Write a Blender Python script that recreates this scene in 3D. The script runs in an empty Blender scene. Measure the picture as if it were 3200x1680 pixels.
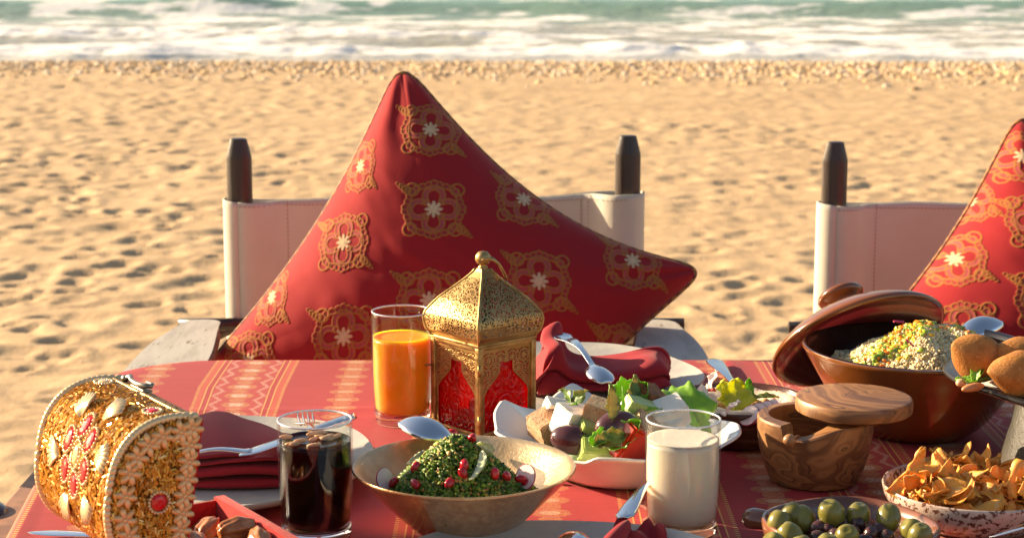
import bpy, bmesh, math, random
import numpy as np
from mathutils import Vector, Matrix, Euler

random.seed(7)
np.random.seed(7)
PI = math.pi
C = bpy.context.scene.collection
SC = bpy.context.scene

# ------------------------------------------------------------------ camera
cam_d = bpy.data.cameras.new('camera')
cam = bpy.data.objects.new('camera', cam_d)
C.objects.link(cam)
cam.location = (0, 0, 1.35)
cam.rotation_euler = (math.radians(90 - 10.2), 0, 0)
cam_d.sensor_width = 36.0
cam_d.lens = 64.9
cam_d.clip_start = 0.05
cam_d.clip_end = 6000
cam_d.dof.use_dof = True
cam_d.dof.focus_distance = 2.05
cam_d.dof.aperture_fstop = 11.5
SC.camera = cam

# ------------------------------------------------------------------ light
SUN_EL = math.radians(18.0)
SUN_AZ = math.atan2(-0.905, 0.425)
world = bpy.data.worlds.new('World')
SC.world = world
world.use_nodes = True
wn = world.node_tree
sky = wn.nodes.new('ShaderNodeTexSky')
sky.sky_type = 'NISHITA'
sky.sun_disc = False
sky.sun_elevation = SUN_EL
sky.sun_rotation = SUN_AZ
sky.air_density = 1.0
sky.dust_density = 2.0
sky.ozone_density = 0.3
wn.links.new(sky.outputs[0], wn.nodes['Background'].inputs[0])
wn.nodes['Background'].inputs[1].default_value = 0.06
sun_d = bpy.data.lights.new('sun', 'SUN')
sun_d.energy = 5.0
sun_d.angle = math.radians(0.55)
sun_d.color = (1.0, 0.77, 0.50)
sun = bpy.data.objects.new('sun', sun_d)
C.objects.link(sun)
sdir = Vector((math.sin(SUN_AZ) * math.cos(SUN_EL), math.cos(SUN_AZ) * math.cos(SUN_EL), math.sin(SUN_EL)))
sun.rotation_euler = sdir.to_track_quat('Z', 'Y').to_euler()
SC.view_settings.view_transform = 'Standard'
SC.view_settings.look = 'None'
SC.view_settings.gamma = 1.0
SC.view_settings.use_curve_mapping = False
SC.view_settings.exposure = 1.45
SC.render.engine = 'CYCLES'
SC.cycles.use_denoising = True
SC.cycles.max_bounces = 12
SC.cycles.transparent_max_bounces = 12
SC.cycles.sample_clamp_indirect = 8.0

# ------------------------------------------------------------------ helpers
def tag(o, label=None, cat=None, group=None, kind=None):
    if label: o['label'] = label
    if cat: o['category'] = cat
    if group: o['group'] = group
    if kind: o['kind'] = kind
    return o

def thing(name, label, cat, loc=(0, 0, 0), rot=(0, 0, 0), group=None):
    o = bpy.data.objects.new(name, None)
    o.empty_display_size = 0.02
    C.objects.link(o)
    o.location = loc
    o.rotation_euler = rot
    return tag(o, label, cat, group)

def mobj(name, V, F, mat, parent=None, smooth=True, loc=None, rot=None, matrix=None):
    me = bpy.data.meshes.new(name)
    V = np.asarray(V, dtype=np.float32)
    if isinstance(F, np.ndarray):
        nf, k = F.shape
        me.vertices.add(len(V)); me.vertices.foreach_set('co', V.ravel())
        me.loops.add(nf * k); me.loops.foreach_set('vertex_index', F.astype(np.int32).ravel())
        me.polygons.add(nf)
        me.polygons.foreach_set('loop_start', np.arange(0, nf * k, k, dtype=np.int32))
        me.polygons.foreach_set('loop_total', np.full(nf, k, dtype=np.int32))
        me.update(calc_edges=True)
    else:
        me.from_pydata([tuple(map(float, v)) for v in V], [], [tuple(map(int, f)) for f in F])
    if smooth:
        me.polygons.foreach_set('use_smooth', np.ones(len(me.polygons), dtype=bool))
    me.materials.append(mat)
    me.validate()
    o = bpy.data.objects.new(name, me)
    C.objects.link(o)
    if parent: o.parent = parent
    if loc is not None: o.location = loc
    if rot is not None: o.rotation_euler = rot
    if matrix is not None: o.matrix_local = matrix
    return o

def same(src, parent=None, loc=None, rot=None, scale=None, matrix=None):
    o = src.copy()
    C.objects.link(o)
    o.parent = parent
    if loc is not None: o.location = loc
    if rot is not None: o.rotation_euler = rot
    if scale is not None: o.scale = scale
    if matrix is not None: o.matrix_local = matrix
    return o

def copy_tree(o, parent=None):
    c = o.copy(); C.objects.link(c); c.parent = parent
    for ch in list(o.children): copy_tree(ch, c)
    return c

def solid(o, t, offset=0.0):
    m = o.modifiers.new('thickness', 'SOLIDIFY'); m.thickness = t; m.offset = offset
    return o

def subd(o, n=1):
    m = o.modifiers.new('smooth', 'SUBSURF'); m.levels = n; m.render_levels = n
    return o

def autosmooth(o, ang=40):
    me = o.data
    bm = bmesh.new(); bm.from_mesh(me)
    for e in bm.edges:
        if len(e.link_faces) == 2 and e.calc_face_angle(0) > math.radians(ang): e.smooth = False
    bm.to_mesh(me); bm.free()
    return o

def pcol(o, cols, name='tint'):
    a = o.data.color_attributes.new(name, 'FLOAT_COLOR', 'POINT')
    cols = np.asarray(cols, dtype=np.float32)
    if cols.shape[1] == 3: cols = np.concatenate([cols, np.ones((len(cols), 1), np.float32)], 1)
    a.data.foreach_set('color', cols.ravel())

class G:
    """collects verts and faces of one mesh"""
    def __init__(s): s.v = []; s.f = []; s.c = []
    def add(s, V, F, M=None, col=None):
        b = len(s.v)
        for p in V:
            p = Vector(p)
            s.v.append(tuple(M @ p) if M is not None else tuple(p))
        for f in F: s.f.append(tuple(i + b for i in f))
        if col is not None: s.c += [col] * len(V)
        return s
    def lathe(s, prof, n=48, M=None, col=None):
        V = []; F = []; rows = []
        for r, z in prof:
            if r < 1e-6: rows.append([len(V)]); V.append((0, 0, z))
            else:
                rows.append(list(range(len(V), len(V) + n)))
                V += [(r * math.cos(2 * PI * k / n), r * math.sin(2 * PI * k / n), z) for k in range(n)]
        for a, b in zip(rows, rows[1:]):
            for k in range(n):
                k2 = (k + 1) % n
                if len(a) == 1 and len(b) == 1: continue
                if len(a) == 1: F.append((a[0], b[k2], b[k]))
                elif len(b) == 1: F.append((a[k], a[k2], b[0]))
                else: F.append((a[k], a[k2], b[k2], b[k]))
        return s.add(V, F, M, col)
    def polar(s, fn, n=96, M=None, cap0=True, cap1=True):
        V = []; F = []; m = None
        for k in range(n):
            t = 2 * PI * k / n
            P = fn(t); m = len(P)
            V += [(r * math.cos(t) + (o[0] if o else 0), r * math.sin(t) + (o[1] if o else 0), z) for r, z, o in P]
        for k in range(n):
            k2 = (k + 1) % n
            for j in range(m - 1): F.append((k * m + j, k2 * m + j, k2 * m + j + 1, k * m + j + 1))
        if cap0: F.append(tuple(k * m for k in range(n))[::-1])
        if cap1: F.append(tuple(k * m + m - 1 for k in range(n)))
        return s.add(V, F, M)
    def tube(s, pts, rad, n=8, M=None, closed=False, flat=1.0, col=None):
        pts = [Vector(p) for p in pts]; N = len(pts)
        rad = rad if hasattr(rad, '__len__') else [rad] * N
        V = []; F = []; up = None
        for i, p in enumerate(pts):
            a = pts[i - 1] if (i > 0 or closed) else p
            b = pts[(i + 1) % N] if (i < N - 1 or closed) else p
            d = (b - a).normalized()
            if up is None:
                up = Vector((0, 0, 1)) if abs(d.z) < .9 else Vector((1, 0, 0))
            x = d.cross(up).normalized(); up = x.cross(d).normalized()
            for k in range(n):
                t = 2 * PI * k / n
                V.append(p + (x * math.cos(t) + up * math.sin(t) * flat) * rad[i])
        for i in range(N if closed else N - 1):
            j = (i + 1) % N
            for k in range(n):
                k2 = (k + 1) % n
                F.append((i * n + k, i * n + k2, j * n + k2, j * n + k))
        if not closed:
            F.append(tuple(range(n))[::-1]); F.append(tuple(range((N - 1) * n, N * n)))
        return s.add(V, F, M, col)
    def box(s, x, y, z, M=None, bev=0.0, col=None, seg=2):
        bm = bmesh.new(); bmesh.ops.create_cube(bm, size=1)
        bmesh.ops.scale(bm, vec=(x, y, z), verts=bm.verts)
        if bev: bmesh.ops.bevel(bm, geom=bm.edges[:], offset=bev, segments=seg, profile=.6, affect='EDGES')
        bm.verts.index_update()
        V = [v.co.copy() for v in bm.verts]; F = [[v.index for v in f.verts] for f in bm.faces]
        bm.free()
        return s.add(V, F, M, col)
    def ell(s, rx, ry, rz, M=None, nu=20, nv=12, fn=None, col=None):
        V = [(0, 0, -1)]; F = []
        for j in range(1, nv):
            a = -PI / 2 + PI * j / nv
            for k in range(nu):
                t = 2 * PI * k / nu
                V.append((math.cos(a) * math.cos(t), math.cos(a) * math.sin(t), math.sin(a)))
        V.append((0, 0, 1)); top = len(V) - 1
        for k in range(nu):
            k2 = (k + 1) % nu
            F.append((0, 1 + k2, 1 + k)); F.append((top, top - nu + k, top - nu + k2))
            for j in range(nv - 2):
                a = 1 + j * nu
                F.append((a + k, a + k2, a + nu + k2, a + nu + k))
        W = []
        for p in V:
            m = fn(p) if fn else 1.0
            W.append((p[0] * rx * m, p[1] * ry * m, p[2] * rz * m))
        return s.add(W, F, M, col)
    def make(s, name, mat, parent=None, smooth=True, **k):
        o = mobj(name, s.v, s.f, mat, parent, smooth, **k)
        if s.c and len(s.c) == len(s.v): pcol(o, s.c)
        return o

def T(x, y, z): return Matrix.Translation((x, y, z))
def R(ax, deg): return Matrix.Rotation(math.radians(deg), 4, ax)
def S(x, y, z): return Matrix.Diagonal((x, y, z, 1))
def frame(o, ex, ey, ez):
    m = Matrix.Identity(4)
    for i, e in enumerate((ex, ey, ez)):
        for j in range(3): m[j][i] = e[j]
    m.translation = o
    return m

def gridmesh(P):
    """P: array (rows, cols, 3) -> verts, quad faces"""
    r, c = P.shape[:2]
    i = np.arange(r * c).reshape(r, c)
    F = np.stack([i[:-1, :-1], i[:-1, 1:], i[1:, 1:], i[1:, :-1]], -1).reshape(-1, 4)
    return P.reshape(-1, 3), F

def _h(ix, iy, seed):
    n = (ix.astype(np.int64) * 374761393 + iy.astype(np.int64) * 668265263 + seed * 974711) & 0xffffffff
    n = ((n ^ (n >> 13)) * 1274126177) & 0xffffffff
    return ((n ^ (n >> 16)) & 0xffff) / 65535.0

def vn(x, y, seed=0):
    x = np.asarray(x, float); y = np.asarray(y, float)
    ix = np.floor(x); iy = np.floor(y); fx = x - ix; fy = y - iy
    fx = fx * fx * (3 - 2 * fx); fy = fy * fy * (3 - 2 * fy)
    a = _h(ix, iy, seed); b = _h(ix + 1, iy, seed); c = _h(ix, iy + 1, seed); d = _h(ix + 1, iy + 1, seed)
    return (a * (1 - fx) + b * fx) * (1 - fy) + (c * (1 - fx) + d * fx) * fy

def fbm(x, y, o=4, seed=0):
    s = 0; a = .5; t = 0
    for k in range(o):
        s = s + a * vn(x * 2 ** k + 17.3 * k, y * 2 ** k + 9.1 * k, seed + k); t += a; a *= .5
    return s / t

def sst(a, b, x):
    t = np.clip((x - a) / (b - a), 0, 1)
    return t * t * (3 - 2 * t)

# ------------------------------------------------------------------ shader helpers
class E:
    """tiny arithmetic on shader sockets"""
    def __init__(s, nt, v): s.nt = nt; s.v = v
    def _op(s, op, b=None, c=None):
        n = s.nt.nodes.new('ShaderNodeMath'); n.operation = op
        for i, q in enumerate((s, b, c)):
            if q is None: continue
            q = q.v if isinstance(q, E) else q
            if isinstance(q, (int, float)): n.inputs[i].default_value = q
            else: s.nt.links.new(q, n.inputs[i])
        return E(s.nt, n.outputs[0])
    def __add__(s, o): return s._op('ADD', o)
    def __radd__(s, o): return s._op('ADD', o)
    def __sub__(s, o): return s._op('SUBTRACT', o)
    def __rsub__(s, o): return E(s.nt, o)._op('SUBTRACT', s)
    def __mul__(s, o): return s._op('MULTIPLY', o)
    def __rmul__(s, o): return s._op('MULTIPLY', o)
    def __truediv__(s, o): return s._op('DIVIDE', o)
    def abs(s): return s._op('ABSOLUTE')
    def sin(s): return s._op('SINE')
    def frac(s): return s._op('FRACT')
    def pp(s, k): return s._op('PINGPONG', k)
    def max(s, o): return s._op('MAXIMUM', o)
    def min(s, o): return s._op('MINIMUM', o)
    def sq(s): return s._op('MULTIPLY', s)
    def sqrt(s): return s._op('SQRT')
    def lt(s, o): return s._op('LESS_THAN', o)
    def gt(s, o): return s._op('GREATER_THAN', o)
    def ss(s, a, b):
        n = s.nt.nodes.new('ShaderNodeMapRange'); n.interpolation_type = 'SMOOTHSTEP'
        s.nt.links.new(s.v, n.inputs[0]); n.inputs[1].default_value = a; n.inputs[2].default_value = b
        return E(s.nt, n.outputs[0])

def mixc(nt, f, a, b):
    n = nt.nodes.new('ShaderNodeMix'); n.data_type = 'RGBA'
    for i, q in ((0, f), (6, a), (7, b)):
        q = q.v if isinstance(q, E) else q
        if isinstance(q, (int, float)): n.inputs[i].default_value = q
        elif isinstance(q, (tuple, list)): n.inputs[i].default_value = tuple(q) + ((1,) if len(q) == 3 else ())
        else: nt.links.new(q, n.inputs[i])
    return n.outputs[2]

def noise(nt, vec, scale, detail=4, rough=.55, dist=0.0):
    n = nt.nodes.new('ShaderNodeTexNoise'); n.inputs['Scale'].default_value = scale
    n.inputs['Detail'].default_value = detail; n.inputs['Roughness'].default_value = rough
    n.inputs['Distortion'].default_value = dist
    if vec is not None: nt.links.new(vec, n.inputs['Vector'])
    return E(nt, n.outputs['Fac'])

def newmat(name):
    m = bpy.data.materials.new(name); m.use_nodes = True
    nt = m.node_tree; return m, nt, nt.nodes['Principled BSDF']

def pm(name, col, col2=None, nscale=20, rough=.5, metal=0.0, bump=0.0, bscale=120, coat=0.0, sss=0.0, sr=(.01, .005, .003),
       trans=0.0, ior=1.45, spec=.5, lo=.35, hi=.65, stretch=(1, 1, 1), sheen=0.0, attr=None, rvar=0.0, bdist=.002, coatr=.08, detail=4, ndist=0.0,
       col3=None, n3=60, lo3=.58, hi3=.66):
    m, nt, b = newmat(name)
    tc = nt.nodes.new('ShaderNodeTexCoord'); mp = nt.nodes.new('ShaderNodeMapping')
    mp.inputs['Scale'].default_value = stretch
    nt.links.new(tc.outputs['Object'], mp.inputs[0]); vec = mp.outputs[0]
    src = tuple(col) + (1,)
    if attr:
        at = nt.nodes.new('ShaderNodeAttribute'); at.attribute_name = attr
        src = at.outputs['Color']
    nz = noise(nt, vec, nscale, detail, dist=ndist)
    if col2 is not None:
        src = mixc(nt, nz.ss(lo, hi), src, col2)
    if col3 is not None:
        src = mixc(nt, noise(nt, vec, n3, 5, .6).ss(lo3, hi3), src, col3)
    if isinstance(src, tuple): b.inputs['Base Color'].default_value = src
    else: nt.links.new(src, b.inputs['Base Color'])
    b.inputs['Roughness'].default_value = rough
    if rvar:
        nt.links.new((noise(nt, vec, nscale * 2.3, 4) * (2 * rvar) + (rough - rvar)).v, b.inputs['Roughness'])
    b.inputs['Metallic'].default_value = metal
    b.inputs['IOR'].default_value = ior
    b.inputs['Specular IOR Level'].default_value = spec
    b.inputs['Transmission Weight'].default_value = trans
    b.inputs['Coat Weight'].default_value = coat; b.inputs['Coat Roughness'].default_value = coatr
    if sss:
        b.inputs['Subsurface Weight'].default_value = sss
        b.inputs['Subsurface Radius'].default_value = sr; b.inputs['Subsurface Scale'].default_value = 1.0
    if sheen:
        b.inputs['Sheen Weight'].default_value = sheen; b.inputs['Sheen Roughness'].default_value = .4
    if bump:
        bp = nt.nodes.new('ShaderNodeBump'); bp.inputs['Strength'].default_value = bump; bp.inputs['Distance'].default_value = bdist
        nt.links.new(noise(nt, vec, bscale, 5, .6).v, bp.inputs['Height'])
        nt.links.new(bp.outputs[0], b.inputs['Normal'])
    return m

# ------------------------------------------------------------------ beach
def sand_mat():
    m, nt, b = newmat('beach_sand')
    tc = nt.nodes.new('ShaderNodeTexCoord'); v = tc.outputs['Object']
    n1 = noise(nt, v, 1.3, 5); n2 = noise(nt, v, 260, 3, .7); n3 = noise(nt, v, 38, 4, .6)
    c = mixc(nt, n1.ss(.3, .7), (.60, .425, .245), (.52, .362, .205))
    c = mixc(nt, n2.ss(.45, .75) * .35, c, (.34, .235, .135))
    c = mixc(nt, n3.ss(.64, .72) * .5, c, (.70, .58, .42))
    at = nt.nodes.new('ShaderNodeAttribute'); at.attribute_name = 'wet'
    w = E(nt, at.outputs['Fac'])
    c = mixc(nt, w, c, (.40, .33, .25))
    nt.links.new(c, b.inputs['Base Color'])
    nt.links.new((w * -.45 + .95).v, b.inputs['Roughness'])
    b.inputs['Specular IOR Level'].default_value = .2
    bp = nt.nodes.new('ShaderNodeBump'); bp.inputs['Strength'].default_value = .5; bp.inputs['Distance'].default_value = .012
    h = noise(nt, v, 22, 6, .65)
    nt.links.new(h.v, bp.inputs['Height']); nt.links.new(bp.outputs[0], b.inputs['Normal'])
    return m

def shore(x):
    return 22.15 + .5 * (fbm(x * .22 + 4, x * 0 + 2.5, 3, 31) - .5) - .012 * x

def sand_h(X, Y):
    h = .028 * (fbm(X * .45, Y * .45, 2, 3) - .5) + .012 * (fbm(X * 1.3, Y * 3.4, 3, 5) - .5) + .013 * (fbm(X * 6, Y * 9, 4, 8) - .5)
    # smooth scallops left by feet and wind
    h += -.010 * np.abs(2 * fbm(X * 1.5 + 3, Y * 2.8, 3, 12) - 1) ** .8
    flat = 1 - sst(16.5, 18.5, Y)
    h = h * (.25 + .75 * flat)
    h = h - .055 * np.maximum(0, Y - 20.0) - .01 * np.maximum(0, Y - 21.6)
    return h

ys = np.concatenate([np.linspace(-6, 2.2, 12), np.geomspace(2.4, 26.5, 640)])
ss_ = np.linspace(-1, 1, 640)
Yg = np.repeat(ys[:, None], len(ss_), 1)
Xg = ss_[None, :] * (2.6 + .46 * np.maximum(Yg, 0))
Zg = sand_h(Xg, Yg)
rs = np.random.RandomState(11)
Acc = np.zeros_like(Zg)
WXn = .11 * (fbm(Xg * 5, Yg * 6, 3, 71) - .5); WYn = .11 * (fbm(Xg * 5 + 9, Yg * 6 + 4, 3, 73) - .5)
for k in range(7000):
    y = 2.6 + 15.5 * rs.rand() ** .8
    x = (rs.rand() * 2 - 1) * (2.2 + .40 * y)
    if k % 2: x = (rs.rand() * 2 - 1) * (1.5 + .34 * y)
    rx = (.035 + .075 * rs.rand() ** 1.5) * (.6 + .05 * min(y, 9)); ry = rx * (.6 + .6 * rs.rand()); a = rs.normal() * .5
    dep = (.005 + .016 * rs.rand() ** 1.5) * (1 if y < 14 else .6)
    i0, i1 = np.searchsorted(ys, [y - .55, y + .55])
    hw = 2.6 + .46 * y
    j0, j1 = np.searchsorted(ss_, [(x - .5) / hw, (x + .5) / hw])
    if i1 <= i0 or j1 <= j0: continue
    dx = Xg[i0:i1, j0:j1] - x + WXn[i0:i1, j0:j1]; dy = Yg[i0:i1, j0:j1] - y + WYn[i0:i1, j0:j1]
    u = (dx * math.cos(a) + dy * math.sin(a)) / rx; v = (-dx * math.sin(a) + dy * math.cos(a)) / ry
    r2 = u * u + v * v
    Acc[i0:i1, j0:j1] += -dep * np.exp(-r2 ** 1.5) + dep * .55 * np.exp(-((np.sqrt(r2) - 1.55) / .45) ** 2)
Zg += np.where(Acc < 0, -.0105 * np.tanh(-Acc / .0105), .009 * np.tanh(Acc / .009)) * (.60 + .42 * sst(4.5, 10, Yg)) * (.55 + .9 * sst(.35, .65, fbm(Xg * .35 + 7, Yg * .45, 3, 44)))
V, F = gridmesh(np.stack([Xg, Yg, Zg], -1))
sand = mobj('sand_beach', V, F, sand_mat())
tag(sand, 'golden trampled beach sand running down to the surf', kind='structure')
a = sand.data.attributes.new('wet', 'FLOAT', 'POINT')
a.data.foreach_set('value', sst(-1.0, -.35, V[:, 1] - shore(V[:, 0])).astype(np.float32))
outer = G()
outer.add([(-900, -400, -.30), (900, -400, -.30), (900, 27.5, -.5), (-900, 27.5, -.5)], [(0, 1, 2, 3)])
tag(outer.make('sand_ground', bpy.data.materials['beach_sand'], smooth=False), kind='structure')

# shingle band: one mass nobody could count
def shingle():
    ico = bmesh.new(); bmesh.ops.create_icosphere(ico, subdivisions=1, radius=1)
    bv = np.array([v.co[:] for v in ico.verts]); bf = np.array([[v.index for v in f.verts] for f in ico.faces]); ico.free()
    N = 48000
    x = (rs.rand(N) * 2 - 1) * 9.5
    y = 16.2 + 5.8 * rs.rand(N)
    cen = 19.7 - .13 * x - .010 * x * x + .6 * (fbm(x * .5, x * 0 + 1, 2, 4) - .5); wid = 1.35
    keep = rs.rand(N) < np.exp(-((y - cen) / wid) ** 2) * (.25 + .9 * fbm(x * .9, y * 1.3, 3, 55))
    x, y = x[keep], y[keep]; n = len(x)
    z = sand_h(x, y)
    s = .011 + .028 * rs.rand(n) ** 2.0
    q = np.stack([s * (.8 + .7 * rs.rand(n)), s * (.8 + .7 * rs.rand(n)), s * (.45 + .4 * rs.rand(n))], 1)
    th = rs.rand(n) * 2 * PI
    P = bv[None] * q[:, None] * (1 + .25 * (rs.rand(n, len(bv), 1) - .5))
    X = P[..., 0] * np.cos(th)[:, None] - P[..., 1] * np.sin(th)[:, None] + x[:, None]
    Y = P[..., 0] * np.sin(th)[:, None] + P[..., 1] * np.cos(th)[:, None] + y[:, None]
    Z = P[..., 2] + z[:, None] + s[:, None] * .05
    V = np.stack([X, Y, Z], -1).reshape(-1, 3)
    F = (bf[None] + (np.arange(n) * len(bv))[:, None, None]).reshape(-1, 3)
    pal = np.array([(.62, .45, .26), (.50, .35, .20), (.60, .46, .30), (.36, .23, .13), (.62, .42, .20), (.64, .54, .42)])
    o = mobj('shingle', V, F, pm('shingle_stone', (1, 1, 1), rough=.75, attr='tint', bump=.3, bscale=60), smooth=True)
    pcol(o, np.repeat(pal[rs.randint(0, len(pal), n)] * (.95 + .4 * rs.rand(n, 1)), len(bv), 0))
    tag(o, 'band of small shells and pebbles above the water line', kind='stuff')
shingle()

# sea
def sea():
    xs = np.linspace(-24, 24, 760)
    ys2 = np.concatenate([np.arange(20.9, 25.5, .045), np.arange(25.5, 43, .09), np.geomspace(43, 70, 60)])
    X, Y = np.meshgrid(xs, ys2)
    d = Y - shore(X)
    z = np.full_like(X, -.125) + .004 * fbm(X * 3, Y * 5, 2, 3)
    lumps = fbm(X * 2.2, Y * 3.0, 4, 21); fine = fbm(X * 7, Y * 9, 3, 23)
    # the broken wash at the shore: a low bore that tumbles towards the sand
    dd = d - .25 - .7 * (fbm(X * .6, X * 0, 3, 77) - .5)
    bore = np.exp(-((dd - .75) / .75) ** 2) * sst(-.25, .1, dd)
    z += bore * (.07 + .22 * lumps * fbm(X * .8 + 9, Y * .9, 2, 41)) + bore * .03 * (fine - .5)
    mid = sst(.8, 2.5, dd) * (1 - sst(9, 13, d))
    z += mid * (.10 * (fbm(X * .9, Y * 1.6, 4, 25) - .5) + .03 * (fine - .5)) + mid * .03
    # second broken line, stronger on the left
    sec = np.exp(-((d - 4.3 - 1.2 * (fbm(X * .35, X * 0, 2, 15) - .5)) / .7) ** 2) * (.25 + .75 * sst(2.5, -3.0, X))
    z += sec * .16 * (.4 + lumps)
    # green face of the next roller
    wy = 34.6 + 1.6 * (fbm(X * .12, X * 0 + 8, 2, 61) - .5)
    face = np.exp(-((Y - wy) / np.where(Y < wy, .95, 2.6)) ** 2)
    amp = .30 + .45 * sst(.35, .62, fbm(X * .16 + 2.2, X * 0, 2, 64))
    z += face * amp + .05 * (fbm(X * .7, Y * 1.1, 4, 67) - .5) * sst(8, 13, d)
    # foam cover
    f = np.clip(bore * 1.6, 0, 1) * sst(.22, .44, lumps * .6 + fine * .4)
    lace = fbm(X * 1.1, Y * 2.2, 5, 91)
    f = np.maximum(f, mid * sst(.40, .66, lace) * .62 + mid * .14)
    f = np.maximum(f, np.clip(sec * 1.4, 0, 1) * sst(.30, .5, lumps))
    back = sst(8.5, 13.5, d)
    f = f * (1 - .4 * back) + back * .70 * sst(.52, .68, lace + .16 * sst(0.5, -3.5, X) - .10 * face) 
    f = np.maximum(f * sst(-.02, .12, dd), .42 * sst(-.75, -.5, d) * (1 - sst(.05, .2, dd)))
    V, F = gridmesh(np.stack([X, Y, z], -1))
    m, nt, b = newmat('sea_water')
    def at(n):
        k = nt.nodes.new('ShaderNodeAttribute'); k.attribute_name = n; return E(nt, k.outputs['Fac'])
    foam = at('foam'); deep = at('deep')
    tc = nt.nodes.new('ShaderNodeTexCoord')
    fz = noise(nt, tc.outputs['Object'], 9, 5, .65)
    ff = (foam * 1.15 + (fz - .5) * .5 * foam.ss(.03, .3)).ss(.12, .85)
    c = mixc(nt, deep, (.40, .37, .27), (.20, .34, .235))
    c = mixc(nt, ff, c, (.86, .85, .82))
    nt.links.new(c, b.inputs['Base Color'])
    nt.links.new((ff * .5 + .22).v, b.inputs['Roughness'])
    b.inputs['IOR'].default_value = 1.33
    bp = nt.nodes.new('ShaderNodeBump'); bp.inputs['Strength'].default_value = .35; bp.inputs['Distance'].default_value = .05
    nt.links.new(noise(nt, tc.outputs['Object'], 5, 6, .6).v, bp.inputs['Height']); nt.links.new(bp.outputs[0], b.inputs['Normal'])
    o = mobj('sea', V, F, m)
    for n, arr in (('foam', f), ('deep', np.clip(sst(7, 13, d) * .9 + face * .1, 0, 1))):
        k = o.data.attributes.new(n, 'FLOAT', 'POINT'); k.data.foreach_set('value', arr.astype(np.float32).ravel())
    tag(o, 'foaming surf and a green roller breaking on the beach', kind='structure')
    far = G(); far.add([(-3000, 66, -.16), (3000, 66, -.16), (3000, 5000, -.16), (-3000, 5000, -.16)], [(0, 1, 2, 3)])
    far.add([(-3000, 20.5, -.20), (-23.5, 20.5, -.20), (-23.5, 67, -.20), (-3000, 67, -.20)], [(0, 1, 2, 3)])
    far.add([(23.5, 20.5, -.20), (3000, 20.5, -.20), (3000, 67, -.20), (23.5, 67, -.20)], [(0, 1, 2, 3)])
    tag(far.make('sea_water', pm('open_sea', (.13, .24, .17), (.17, .28, .19), nscale=.4, rough=.2, bump=.5, bscale=.8, bdist=.3), smooth=False), kind='structure')
sea()

# ------------------------------------------------------------------ wood, cloth
M_POST = pm('dark_stained_wood', (.026, .017, .012), (.050, .030, .020), nscale=9, stretch=(9, 9, .7), rough=.38, rvar=.12, bump=.25, bscale=40, coat=.25, coatr=.3)
M_ARM = pm('limed_oak', (.50, .475, .42), (.40, .375, .33), nscale=14, stretch=(3, .6, 3), lo=.45, hi=.7, rough=.6, bump=.3, bscale=70, bdist=.0015,
           col3=(.20, .17, .13), n3=26, lo3=.60, hi3=.66)
M_ARMEDGE = pm('oak_edge', (.27, .13, .07), (.16, .075, .045), nscale=30, rough=.55)
M_CANVAS = pm('natural_canvas', (.62, .595, .50), (.57, .545, .45), nscale=6, rough=.95, bump=.5, bscale=900, sheen=.1, spec=.15, bdist=.001)
M_STITCH = pm('tan_thread', (.38, .20, .11), rough=.8)

def rot_rect(w, d, r, n=5):
    """rounded rectangle outline, counter clockwise"""
    P = []
    for cx, cy, a0 in ((w / 2 - r, d / 2 - r, 0), (-w / 2 + r, d / 2 - r, 90), (-w / 2 + r, -d / 2 + r, 180), (w / 2 - r, -d / 2 + r, 270)):
        for k in range(n + 1):
            a = math.radians(a0 + 90 * k / n); P.append((cx + r * math.cos(a), cy + r * math.sin(a)))
    return P

def prism(outline, z0, z1, bev=0.0):
    """closed prism with a chamfered top and bottom edge"""
    g = G(); n = len(outline)
    cx = sum(p[0] for p in outline) / n; cy = sum(p[1] for p in outline) / n
    rings = []
    import itertools
    def inset(k):
        out = []
        for i in range(n):
            a = Vector(outline[i - 1]); b = Vector(outline[i]); c = Vector(outline[(i + 1) % n])
            d = (c - a).normalized(); nn = Vector((-d.y, d.x))
            out.append((b.x + nn.x * k, b.y + nn.y * k))
        return out
    if bev: levels = [(bev, z0), (bev * .3, z0 + bev * .3), (0, z0 + bev), (0, z1 - bev), (bev * .3, z1 - bev * .3), (bev, z1)]
    else: levels = [(0, z0), (0, z1)]
    V = []; F = []
    for k, z in levels:
        o = inset(k) if k else outline
        V += [(x, y, z) for x, y in o]
    for L in range(len(levels) - 1):
        for i in range(n):
            j = (i + 1) % n
            F.append((L * n + i, L * n + j, (L + 1) * n + j, (L + 1) * n + i))
    F.append(tuple(range(n))[::-1]); F.append(tuple(range((len(levels) - 1) * n, len(levels) * n)))
    return g.add(V, F)

def chaikin(P, it=2):
    for _ in range(it):
        Q = []
        for i in range(len(P)):
            a = P[i]; b = P[(i + 1) % len(P)]
            Q += [(a[0] * .75 + b[0] * .25, a[1] * .75 + b[1] * .25), (a[0] * .25 + b[0] * .75, a[1] * .25 + b[1] * .75)]
        P = Q
    return P

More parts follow.
